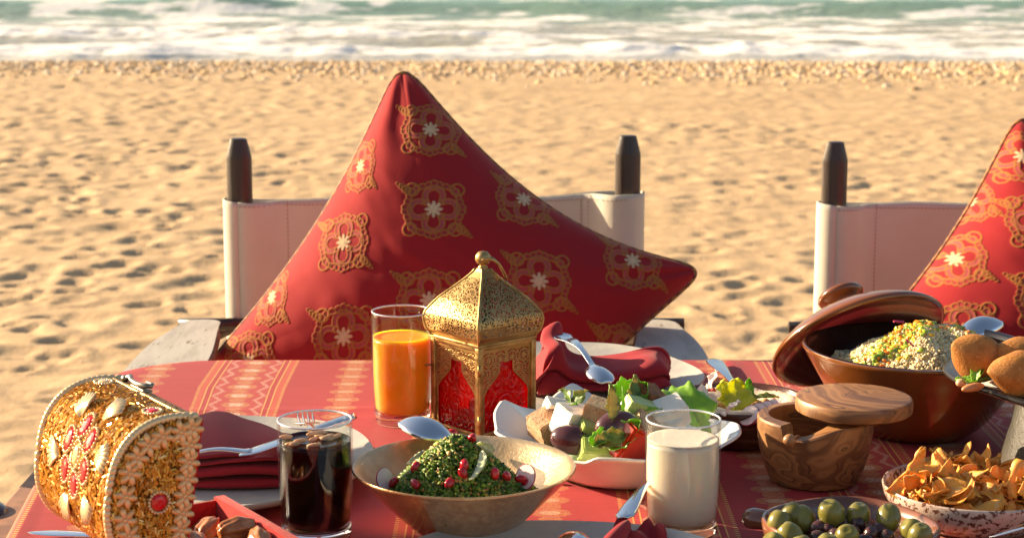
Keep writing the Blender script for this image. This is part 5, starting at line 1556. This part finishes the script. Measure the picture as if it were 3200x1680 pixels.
for k in range(4):
    x, y, z = (0.287, 2.096, 0.8)
    radish('radish slice in the fan on the front of the hummus, number %s from the lettuce' % ['first', 'second', 'third', 'fourth'][k] if False else ['radish slice nearest the yellow lettuce in the fan on the hummus', 'second radish slice from the yellow lettuce in the fan', 'third radish slice from the yellow lettuce in the fan', 'radish slice nearest the wooden box in the fan on the hummus'][k],
           (x + .0095 * k - .010, y + .005 * k - .006, z + .0012 * k), (math.radians(38), math.radians(-12), -.5), .0125)

# --- olive wood salt box ------------------------------------------------
def wood_mat():
    m, nt, b = newmat('olive_wood')
    tc = nt.nodes.new('ShaderNodeTexCoord'); mp = nt.nodes.new('ShaderNodeMapping'); mp.inputs['Scale'].default_value = (6, 27, 27); mp.inputs['Rotation'].default_value = (.3, .2, .35)
    nt.links.new(tc.outputs['Object'], mp.inputs[0]); v = mp.outputs[0]
    mp.inputs['Scale'].default_value = (7, 9, 15); mp.inputs['Rotation'].default_value = (.25, .30, .5)
    w = noise(nt, v, 1.0, 2.5, .45, 1.1)
    m2 = nt.nodes.new('ShaderNodeMapping'); m2.inputs['Scale'].default_value = (14, 120, 160); m2.inputs['Rotation'].default_value = (.25, .30, .5)
    nt.links.new(tc.outputs['Object'], m2.inputs[0])
    f = noise(nt, m2.outputs[0], 1.0, 4, .6, .3)
    rings = (w * 95 + f * 2.2).sin() * .5 + .5
    c = mixc(nt, rings.ss(.15, .95), (.36, .172, .062), (.27, .122, .043))
    c = mixc(nt, (w * 27 + f * 2.5).sin().ss(.25, 1.0) * .70, c, (.120, .047, .017))
    c = mixc(nt, (w * 48 + f * 1.6 + 1.3).sin().ss(.93, 1.0) * .8, c, (.045, .016, .007))
    c = mixc(nt, f.ss(.58, .78) * .45, c, (.44, .24, .095))
    nt.links.new(c, b.inputs['Base Color']); b.inputs['Roughness'].default_value = .45
    b.inputs['Coat Weight'].default_value = .12; b.inputs['Coat Roughness'].default_value = .35
    bp = nt.nodes.new('ShaderNodeBump'); bp.inputs['Strength'].default_value = .12; bp.inputs['Distance'].default_value = .001
    nt.links.new(f.v, bp.inputs['Height']); nt.links.new(bp.outputs[0], b.inputs['Normal'])
    return m
M_OLIVEWOOD = wood_mat()
sb = (.337, 1.990, TZ)
t = thing('salt_box', 'round olive wood salt box with its lid swivelled open', 'box', sb)
BR, BH = .0640, .075
def boxsec(tt):
    d = (math.degrees(tt) + 360) % 360
    # the finger notch at the front left
    k = float(sst(226, 229, np.array(d)) * (1 - sst(240, 292, np.array(d)))); zt = BH - .014 * k
    o = [(.001, 0, None), (.044, 0, None), (.049, .003, None), (.056, .020, None), (.0615, .040, None), (BR, .060, None), (BR, zt - .002, None), (BR - .0015, zt, None)]
    # the hollow sits off centre so the wall is a crescent
    ox, oy, rin = -.004, .006, .046
    c, s = math.cos(tt), math.sin(tt); bq = ox * c + oy * s; rad_ = bq + math.sqrt(max(0, bq * bq - (ox * ox + oy * oy - rin * rin)))
    o += [(rad_ + .001, zt, None), (rad_, zt - .001, None), (rad_, .016, None), (.001, .016, None)]
    return o
autosmooth(G().polar(boxsec, 200).make('box_body', M_OLIVEWOOD, t), 35)
lidm = G().lathe([(0, .0785), (.0615, .0785), (.0640, .0805), (.0645, .084), (.0645, .092), (.0630, .0945), (.060, .0955), (0, .0955)], 96).make('swivel_lid', M_OLIVEWOOD, t, loc=(.042, -.002, .002))
autosmooth(lidm, 40)
g = G(); g.tube([(-.026, -.052, .065), (-.035, -.066, .066)], .0022, 8); g.ell(.0072, .0068, .0068, M=T(-.039, -.071, .066), nu=16, nv=12); g.make('knob', M_OLIVEWOOD, t)
g = G(); g.lathe([(0, .070), (.004, .070), (.004, .079), (0, .079)], 12); g.make('pivot', M_PEWTER, t, loc=(.045, .028, .0))

# --- tagine ------------------------------------------------------------
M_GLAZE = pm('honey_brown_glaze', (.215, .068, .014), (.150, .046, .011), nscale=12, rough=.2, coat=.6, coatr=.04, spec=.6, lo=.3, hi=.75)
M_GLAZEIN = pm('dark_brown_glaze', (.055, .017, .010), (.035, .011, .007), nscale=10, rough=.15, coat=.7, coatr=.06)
tg = (.496, 2.200, TZ)
t = thing('tagine_bowl', 'deep brown glazed tagine bowl filled with couscous', 'bowl', tg)
TR2, TH2 = .1385, .108
op = [(0, .002), (.058, .002), (.062, 0), (.066, .003)] + [(.066 + (TR2 - .066) * q ** .72, .004 + (TH2 - .010) * q) for q in np.linspace(.06, 1, 18)] + [(TR2 + .002, TH2 - .003), (TR2 + .001, TH2)]
G().lathe(op, 96).make('glazed_outside', M_GLAZE, t)
ip = [(TR2 + .001, TH2), (TR2 - .003, TH2 + .0008), (TR2 - .006, TH2 - .002)] + [(.058 + (TR2 - .007 - .058) * q ** .72, .010 + (TH2 - .014) * q) for q in np.linspace(.97, .03, 18)] + [(.03, .008), (0, .008)]
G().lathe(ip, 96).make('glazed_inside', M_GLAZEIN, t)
n_ = Vector((-.248, .621, .743)).normalized(); x_ = n_.orthogonal().normalized(); 
t = thing('tagine_cover', 'brown glazed tagine lid with a round knob leaning behind its bowl', 'lid', (.4479, 2.327, .8334))
t.matrix_world = frame(Vector((.4479, 2.327, .8334)), x_, n_.cross(x_), n_)
LR = .115
G().lathe([(LR - .004, 0), (LR, .001), (LR + .001, .004), (LR - .001, .008), (LR - .010, .016), (.090, .026), (.070, .036), (.050, .043), (.034, .047), (.024, .050), (.0185, .054), (.0180, .059), (.0215, .064),
           (.0285, .067), (.0310, .071), (.0290, .076), (.020, .0785), (.012, .0775), (0, .077)], 96).make('lid_outside', M_GLAZE, t)
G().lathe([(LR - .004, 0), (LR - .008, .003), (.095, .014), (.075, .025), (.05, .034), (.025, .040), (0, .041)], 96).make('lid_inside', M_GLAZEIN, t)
M_GRAIN = pm('couscous_grain', (1, 1, 1), attr='tint', rough=.5, sss=.35, sr=(.004, .003, .002))
def cous_h(x, y):
    r = math.hypot((x - .016) / 1.12, y - .0)
    return .082 + .051 * max(0, 1 - (r / .095) ** 1.6) + .020 * float(fbm(np.array(x * 32), np.array(y * 32), 3, 6) - .5)
cs = heap('couscous', 'mound of cream couscous with diced vegetables in the tagine bowl', 'couscous', tg, cous_h, .108, M_GRAIN, 10000, [(.74, .56, .29), (.80, .64, .37), (.64, .45, .20), (.84, .72, .48)], (4, 4, 2, 2), .0021, (.70, .52, .27), 'ball', 12)
r_ = np.random.RandomState(9); gd = G(); ncol = []
for k in range(430):
    a, b = r_.randn(2); 
    if k < 330: q_ = r_.rand(); x, y = -.066 + .085 * q_ + .012 * a, -.034 + .040 * q_ + .014 * b
    elif k < 400: x, y = .066 + .010 * a, .010 + .02 * b
    else: x, y = .10 * (r_.rand() - .4), .10 * (r_.rand() - .6)
    if math.hypot(x, y) > .10: continue
    c = [(.82, .24, .012), (.34, .44, .04), (.82, .48, .02), (.16, .27, .03), (.60, .58, .12)][r_.choice(5, p=[.27, .27, .22, .12, .12])]
    s = .0062 * (.6 + .7 * r_.rand())
    gd.box(s, s * (.6 + .5 * r_.rand()), s * .7, M=T(x, y, cous_h(x, y) + .0018) @ R('Z', r_.rand() * 180) @ R('X', r_.rand() * 90), bev=.0004, col=c, seg=1)
o = gd.make('vegetable_dice', pm('diced_vegetables', (1, 1, 1), attr='tint', rough=.3, sss=.3, sr=(.003, .002, .001)), cs); tag(o, kind='stuff')
pt_ = bpy.data.materials['radish_skin']
for k, (lb, p) in enumerate((('thin red radish sliver on the right slope of the couscous', (0.456, 2.067, 0.892)), ('tiny red sliver on top of the couscous', (0.454, 2.125, 0.905)))):
    g = chunk(.013, .004, .0016, 60 + k, .3, .0005); put(g, 'radish_sliver', pt_, lb, 'radish slice', p, (.3, .7 if k == 0 else .1, .2))
t = thing('serving_spoon', 'polished spoon bowl resting upside down on the far rim of the tagine bowl', 'spoon', (0, 0, 0))
V, F = spoon_mesh(L=.20, bl=.068, bw=.050, hw=.018, nw=.009, dep=.014, arch=-.004)
o = solid(mobj('spoon_body', V, F, M_STEEL, t), .0016)
xs_ = Vector((-.80, -.55, -.22)).normalized(); ys_ = Vector((0, 0, 1)).cross(xs_).normalized()
o.matrix_local = frame(Vector((0.599, 2.31, 0.847)), xs_, ys_, xs_.cross(ys_)) @ R('X', 180) @ T(-.034, 0, -.010)

# --- black stand with kibbeh ---------------------------------------------
M_IRON = pm('black_stoneware', (.030, .027, .021), (.045, .040, .030), nscale=30, rough=.5, spec=.4, bump=.8, bscale=170, bdist=.0018, rvar=.08)
M_IRONP = pm('black_glazed_plate', (.022, .020, .019), (.035, .032, .03), nscale=20, rough=.25, bump=.15, bscale=60)
ks = (.634, 2.000, TZ)
t = thing('cake_stand', 'black stoneware stand carrying the fried kibbeh', 'stand', ks)
G().lathe([(0, 0), (.084, 0), (.087, .002), (.0865, .006), (.0655, .098), (.064, .100), (0, .100)], 80).make('pedestal', M_IRON, t)
def plt(tt):
    k = 1 + .012 * math.sin(3 * tt + 1) + .006 * math.sin(11 * tt); dz = .0015 * math.sin(4 * tt) + .001 * math.sin(9 * tt)
    return [(.001, .1002, None), (.06, .1002, None), (.09, .103, None), (.118 * k, .108 + dz, None), (.147 * k, .1130 + dz, None), (.1515 * k, .1165 + dz, None), (.1505 * k, .1200 + dz, None), (.1465 * k, .1207 + dz, None), (.122 * k, .1145 + dz, None), (.09, .108, None), (.05, .106, None), (.001, .106, None)]
G().polar(plt, 120).make('dish_top', M_IRONP, t)
M_YOG = pm('yoghurt_sauce', (.84, .80, .76), (.80, .74, .70), nscale=50, rough=.3, sss=.2, sr=(.004, .003, .003), bump=.6, bscale=90, bdist=.003)
def yog(tt):
    k = 1 + .05 * math.sin(3 * tt) + .04 * math.sin(8 * tt + 1) + .02 * math.sin(19 * tt)
    return [(.126 * k, .1150, None), (.124 * k, .1185, None), (.112 * k, .1205, None), (.085, .1185 + .001 * math.sin(9 * tt), None), (.05, .116, None), (.001, .116, None)]
o = G().polar(yog, 120, cap0=False).make('yoghurt_sauce', M_YOG, loc=ks); tag(o, 'white yoghurt sauce spread on the black stand under the kibbeh', 'sauce')
M_KIB = pm('fried_kibbeh_crust', (.46, .19, .045), (.34, .125, .028), nscale=40, rough=.62, bump=.7, bscale=420, bdist=.0014, col3=(.54, .27, .085), n3=300, lo3=.54, hi3=.70, spec=.3)
def kibbeh(seed, L=.034, r=.024, blunt=0):
    r_ = random.Random(seed); ph = r_.random() * 6
    def fn(p):
        a = abs(p[0]); m = 1 + .02 * math.sin(7 * p[1] + ph) + .018 * math.sin(9 * p[2] + ph * 2)
        return m
    g = G(); prof = []
    for q in np.linspace(-1, 1, 34):
        rr_ = r * max(0, (1 - abs(q) ** 1.75)) ** .92 * (1 + .05 * q); prof.append((max(0, rr_), q * L * (1.08 if q > 0 else 1)))
    prof[0] = (0, prof[0][1]); prof[-1] = (0, prof[-1][1])
    g.lathe(prof, 40, M=R('Y', 90))
    g.v = [(x, y * (1 + .04 * math.sin(x * 90 + ph)) + .0008 * math.sin(z * 260 + ph), z + .0010 * math.sin(x * 170 + y * 130 + ph)) for x, y, z in g.v]
    return g
for k, (lb, p, rt, L, r) in enumerate((('kibbeh at the left with one pointed end down on the sauce', (0.506, 1.957, 0.9), (0, .50, .35), .039, .0265),
                                       ('kibbeh at the back right of the black stand', (0.549, 1.954, 0.898), (0, .35, .25), .037, .0255), ('kibbeh in front with a crackled golden crust', (0.538, 1.91, 0.894), (0, .12, .25), .038, .0245))):
    o = kibbeh(k, L, r).make('kibbeh', M_KIB, loc=p, rot=rt); tag(o, lb, 'kibbeh', 'kibbeh on the black stand')
for k, (lb, rt, L) in enumerate((('bright mint leaf pointing left beside the kibbeh', (-.3, -.15, 2.7), .022), ('bright mint leaf standing up between the kibbeh', (-.4, -1.1, 1.3), .022), ('bright mint leaf pointing up right between the kibbeh', (-.3, -.9, .7), .020), ('dark mint leaf lying toward the front kibbeh', (-.1, -.3, .2), .022))):
    leaf('mint_leaf', M_LEAF if k < 3 else M_LEAFD, lb, 'leaf', (0.498, 1.929, 0.879), rt, L, .012, 'mint leaves on the black stand', curl=.15, cup=.5, wave=.06)
M_ALM = pm('toasted_nut', (.56, .25, .10), (.46, .17, .06), nscale=60, rough=.35, sss=.2, sr=(.004, .002, .001))
o = G().ell(.0135, .0048, .0044, nu=16, nv=12, fn=lambda p: 1 - .3 * p[0]).make('toasted_nut', M_ALM, loc=(0.495, 1.915, 0.878), rot=(0, -.12, .25)); tag(o, 'long toasted pine nut lying on the sauce below the mint', 'nut')
o = G().ell(.0062, .0050, .0046, nu=14, nv=10).make('toasted_nut', M_NUT, loc=(0.483, 1.933, 0.878), rot=(0, 0, .5)); tag(o, 'pale round nut at the left rim of the black stand', 'nut')

# --- bowl of fried pita chips --------------------------------------------
M_SPECK = pm('speckled_glaze', (.64, .52, .44), (.56, .42, .34), nscale=30, rough=.18, coat=.6, coatr=.08, col3=(.14, .055, .035), n3=170, lo3=.52, hi3=.58, ndist=.4)
cbw = (.478, 1.846, TZ)
t = thing('chip_bowl', 'speckled brown and white bowl full of fried pita chips', 'bowl', cbw)
G().lathe([(0, .001), (.060, 0), (.070, .003), (.083, .014), (.0905, .028), (.0925, .0375), (.0915, .0395), (.0895, .0385), (.087, .030), (.079, .017), (.06, .008), (0, .0075)], 96).make('glazed_shell', M_SPECK, t)
M_CHIP = pm('fried_pita', (.80, .38, .060), (.70, .28, .038), nscale=55, rough=.5, bump=.8, bscale=170, bdist=.0018, sss=.2, sr=(.004, .002, .001), col3=(.72, .42, .14), n3=110, lo3=.55, hi3=.66, lo=.3, hi=.7)
def chip(seed):
    r_ = random.Random(seed); L = .026 + .018 * r_.random(); W = .009 + .010 * r_.random(); cu, tw, bn = (r_.random() - .3) * 1.1, (r_.random() - .5) * 1.2, (r_.random() - .5) * 1.6
    P_ = []
    for i in range(13):
        q = i / 12; row = []
        for j in range(6):
            s = -1 + 2 * j / 5; w = W / 2 * ((1.15 - .9 * q) if seed % 2 else (.6 + .5 * math.sin(PI * (q * .9 + .05)))) * (1 + .14 * math.sin(9 * q + seed))
            x = L * (q - .5); y = s * w; z = cu * L * (q - .5) ** 2 * 2 + bn * W * s * s * .35 + .0012 * math.sin(9 * q + 3 * s + seed)
            a = tw * (q - .5) * 2; row.append((x, y * math.cos(a), z + y * math.sin(a)))
        P_.append(row)
    V, F = gridmesh(np.array(P_)); return V, F
cm_ = []
r_ = random.Random(21)
for k in range(8):
    V, F = chip(k); o = mobj('pita_chip', V, F, M_CHIP); solid(o, .0009); cm_.append(o)
used = set(); cnt = 0
def add_chip(loc, rot, label=None, variant=None):
    global cnt
    v = variant if variant is not None else r_.randrange(8)
    if v not in used: o = cm_[v]; used.add(v); o.location = loc; o.rotation_euler = rot
    else: o = same(cm_[v], loc=loc, rot=rot)
    tag(o, label or 'curled golden pita chip in the heap in the speckled bowl', 'chip', 'pita chips in the speckled bowl'); cnt += 1
for k in range(8): add_chip((cbw[0] + .05 * math.cos(k * .785), cbw[1] + .05 * math.sin(k * .785), TZ + .028), (r_.uniform(-.5, .5), r_.uniform(-.5, .5), r_.random() * 6), variant=k)
for k in range(135):
    rad_ = .084 * math.sqrt(r_.random()); a = r_.random() * 2 * PI
    lay = k / 135; z = TZ + .022 + (.040 - .018 * (rad_ / .084) ** 2) * lay
    add_chip((cbw[0] + rad_ * .93 * math.cos(a), cbw[1] + rad_ * .93 * math.sin(a), z), (r_.uniform(-.9, .9), r_.uniform(-.7, .7), r_.random() * 6.28))
add_chip((0.418, 1.831, 0.822), (.9, -1.25, .6), 'tall pita chip standing up at the back of the speckled bowl', 1)
add_chip((0.397, 1.82, 0.8), (1.0, -.9, .3), 'pita chip leaning out over the left rim of the speckled bowl', 3)
add_chip((0.425, 1.826, 0.812), (1.2, -.2, .1), 'pita chip lying on its edge below the tallest one', 4)
add_chip((0.516, 1.814, 0.806), (1.2, -1.1, .9), 'pita chip standing up at the right of the speckled bowl', 6)

# --- olive dish ---------------------------------------------------------
M_TERRA = pm('terracotta_glaze', (.26, .095, .045), (.17, .058, .030), nscale=14, rough=.2, coat=.7, coatr=.08)
od = (.329, 1.724, TZ)
t = thing('olive_dish', 'small brown glazed dish with a stub handle full of olives', 'dish', od)
def odsec(tt):
    q = (abs(math.cos(tt - .5)) ** 3.2 + abs(math.sin(tt - .5)) ** 3.2) ** (-1 / 3.2); k = .90 + .10 * (q - 1) / .19 * 1.0
    R_ = .0885 * min(1.06, k)
    return [(.001, .0, None), (R_ * .72, .0, None), (R_ * .86, .004, None), (R_ * .95, .014, None), (R_ * .995, .030, None), (R_, .0370, None), (R_ - .0015, .0388, None), (R_ - .0045, .0380, None), (R_ - .0075, .028, None), (R_ * .85, .012, None), (R_ * .6, .007, None), (.001, .007, None)]
G().polar(odsec, 120).make('glazed_shell', M_TERRA, t)
g = G(); a = math.radians(150); g.tube([((.076 + k) * math.cos(a), (.076 + k) * math.sin(a), .024 + .002 * math.sin(k * 90)) for k in (0, .008, .016, .024, .030, .034, .0365)], [.013, .0125, .0128, .0135, .0125, .0085, .002], 20, flat=.80)
g.make('handle', M_TERRA, t)
M_GREEN = pm('green_olive_skin', (.23, .205, .042), (.17, .15, .028), nscale=30, rough=.28, sss=.25, sr=(.004, .004, .001), coat=.25, coatr=.15, lo=.3, hi=.7)
M_PURP = pm('purple_olive_skin', (.055, .022, .024), (.10, .040, .034), nscale=45, rough=.22, coat=.2, coatr=.1, lo=.35, hi=.7)
og = None
GO = [(0.273, 1.73, 0.795), (0.284, 1.727, 0.793), (0.309, 1.715, 0.801), (0.335, 1.716, 0.799), (0.363, 1.708, 0.8), (0.381, 1.681, 0.795), (0.384, 1.665, 0.795), (0.259, 1.717, 0.791), (0.265, 1.684, 0.79), (0.316, 1.669, 0.793), (0.295, 1.655, 0.788), (0.271, 1.649, 0.788), (0.341, 1.643, 0.788), (0.37, 1.643, 0.788), (0.316, 1.627, 0.786), (0.248, 1.666, 0.786)]
for k, (x, y, z) in enumerate(GO):
    kw = dict(loc=(x, y, z), rot=(.3 * math.sin(k), -1.05 + .35 * math.sin(k * 1.7), k * 1.9))
    if og is None: og = olive(.0150, .0118, .0115).make('green_olive', M_GREEN, **kw); o = og
    else: o = same(og, **kw); 
    if k == 2: o.scale = (1.12, 1.12, 1.12)
    tag(o, 'plump green olive in the ring round the dark ones in the brown dish', 'olive', 'green olives in the brown dish')
bpy.data.objects[og.name]
for o in C.objects:
    if o.name == 'green_olive.002': o['label'] = 'largest green olive, topmost at the back of the brown dish'
PO = [(0.296, 1.711, 0.789), (0.306, 1.71, 0.788), (0.321, 1.705, 0.789), (0.334, 1.707, 0.793), (0.341, 1.684, 0.79), (0.352, 1.699, 0.79), (0.308, 1.687, 0.789), (0.292, 1.685, 0.787), (0.326, 1.693, 0.789), (0.356, 1.682, 0.788), (0.334, 1.675, 0.787)]
op_ = None
for k, (x, y, z) in enumerate(PO):
    kw = dict(loc=(x, y, z), rot=(.4 * math.sin(k * 2), -.5 + .8 * math.sin(k * 1.3), k * 1.3))
    if op_ is None: op_ = olive(.0098, .0075, .0072).make('purple_olive', M_PURP, **kw); o = op_
    else: o = same(op_, **kw)
    tag(o, 'small purple olive in the middle of the brown olive dish', 'olive', 'small purple olives in the brown dish')
# a bed of olives below, so that the top ones rest on something
o = G().ell(.070, .070, .018, nu=40, nv=12, fn=lambda p: 1 + .04 * math.sin(14 * p[0]) * math.sin(13 * p[1])).make('olive_brine', M_PURP, loc=(od[0], od[1], TZ + .016)); tag(o, 'dark brine under the olives in the brown dish', 'brine')
cutlery('knife', 'dinner_knife', 'steel knife blade at the lower right corner beside the speckled bowl', aim((0.465, 1.723, 0.775), (0.518, 1.708, 0.8)), L=.20, bl=.16)

# --- things on the near plate ----------------------------------------------
t = thing('teaspoon', 'steel spoon with a flat handle standing against a red napkin by the milk glass', 'spoon', (0, 0, 0))
V, F = spoon_mesh(L=.16, bl=.045, bw=.030, hw=.0195, nw=.0075, dep=.007, arch=.004)
hq = ((0.138, 1.806, 0.8), (0.098, 1.699, 0.785))
o = solid(mobj('spoon_body', V[:, :], F, M_STEEL, t), .0018)
o.matrix_local = aim(hq[0], hq[1], 8) @ T(-.075, 0, 0)
g = G()
for k, w in enumerate((.0012, .0008, .0014, .0008, .0012)): g.box(w, .0016, .0002, M=T(.118 + .0022 * k, .0, .0036))
e = g.make('engraving', pm('engraved_mark', (.06, .06, .07), rough=.6, metal=.5), o, smooth=False); tag(e, kind='stuff')
t = thing('rolled_napkin', 'red napkin fold with a rounded end on the near plate', 'napkin', (0, 0, 0))
a0 = Vector((0.088, 1.688, 0.786)); 
P_ = []
for q in np.linspace(0, 1, 26):
    row = []
    for a in np.linspace(0, 2 * PI, 25):
        r1 = .0165 * math.sqrt(max(.0, 1 - max(0, (q - .45) / .55) ** 2.2)); r1 = max(r1, .0004)
        row.append((a0.x - .020 + .046 * q + .3 * r1 * math.cos(a) * .9, a0.y - .085 + .100 * q - .75 * r1 * math.cos(a), a0.z - .004 + .014 * q + .72 * r1 * math.sin(a)))
    P_.append(row)
V, F = gridmesh(np.array(P_)); mobj('napkin_roll', V, F, M_NAPKIN, t)
P_ = []
b0 = Vector((0.117, 1.732, 0.78))
for a in np.linspace(0, 1, 24):
    row = []
    for b in np.linspace(0, 1, 18):
        row.append((b0.x - .018 + .050 * a, b0.y - .040 + .050 * b + .006 * math.sin(a * 9), b0.z - .008 + .016 * b * abs(math.sin(a * 7 + .6)) + .006 * math.sin(a * 12 + b * 5)))
    P_.append(row)
V, F = gridmesh(np.array(P_)); solid(mobj('napkin_pleats', V, F, M_NAPKIN, t), .0018)
t = thing('dessert_spoon', 'bright spoon bowl on the near plate at the lower edge of the picture', 'spoon', (0, 0, 0))
V, F = spoon_mesh(L=.15, bl=.055, bw=.034, hw=.016, nw=.008, dep=.009, arch=-.004)
o = solid(mobj('spoon_body', V, F, M_STEEL, t), .0016)
x, y, z = (0.058, 1.706, 0.78)
o.matrix_local = frame(Vector((x, y, z)), Vector((.2, -.97, .05)).normalized(), Vector((-.97, -.2, 0)).normalized(), Vector((0, 0, -1))) @ T(-.012, 0, 0)
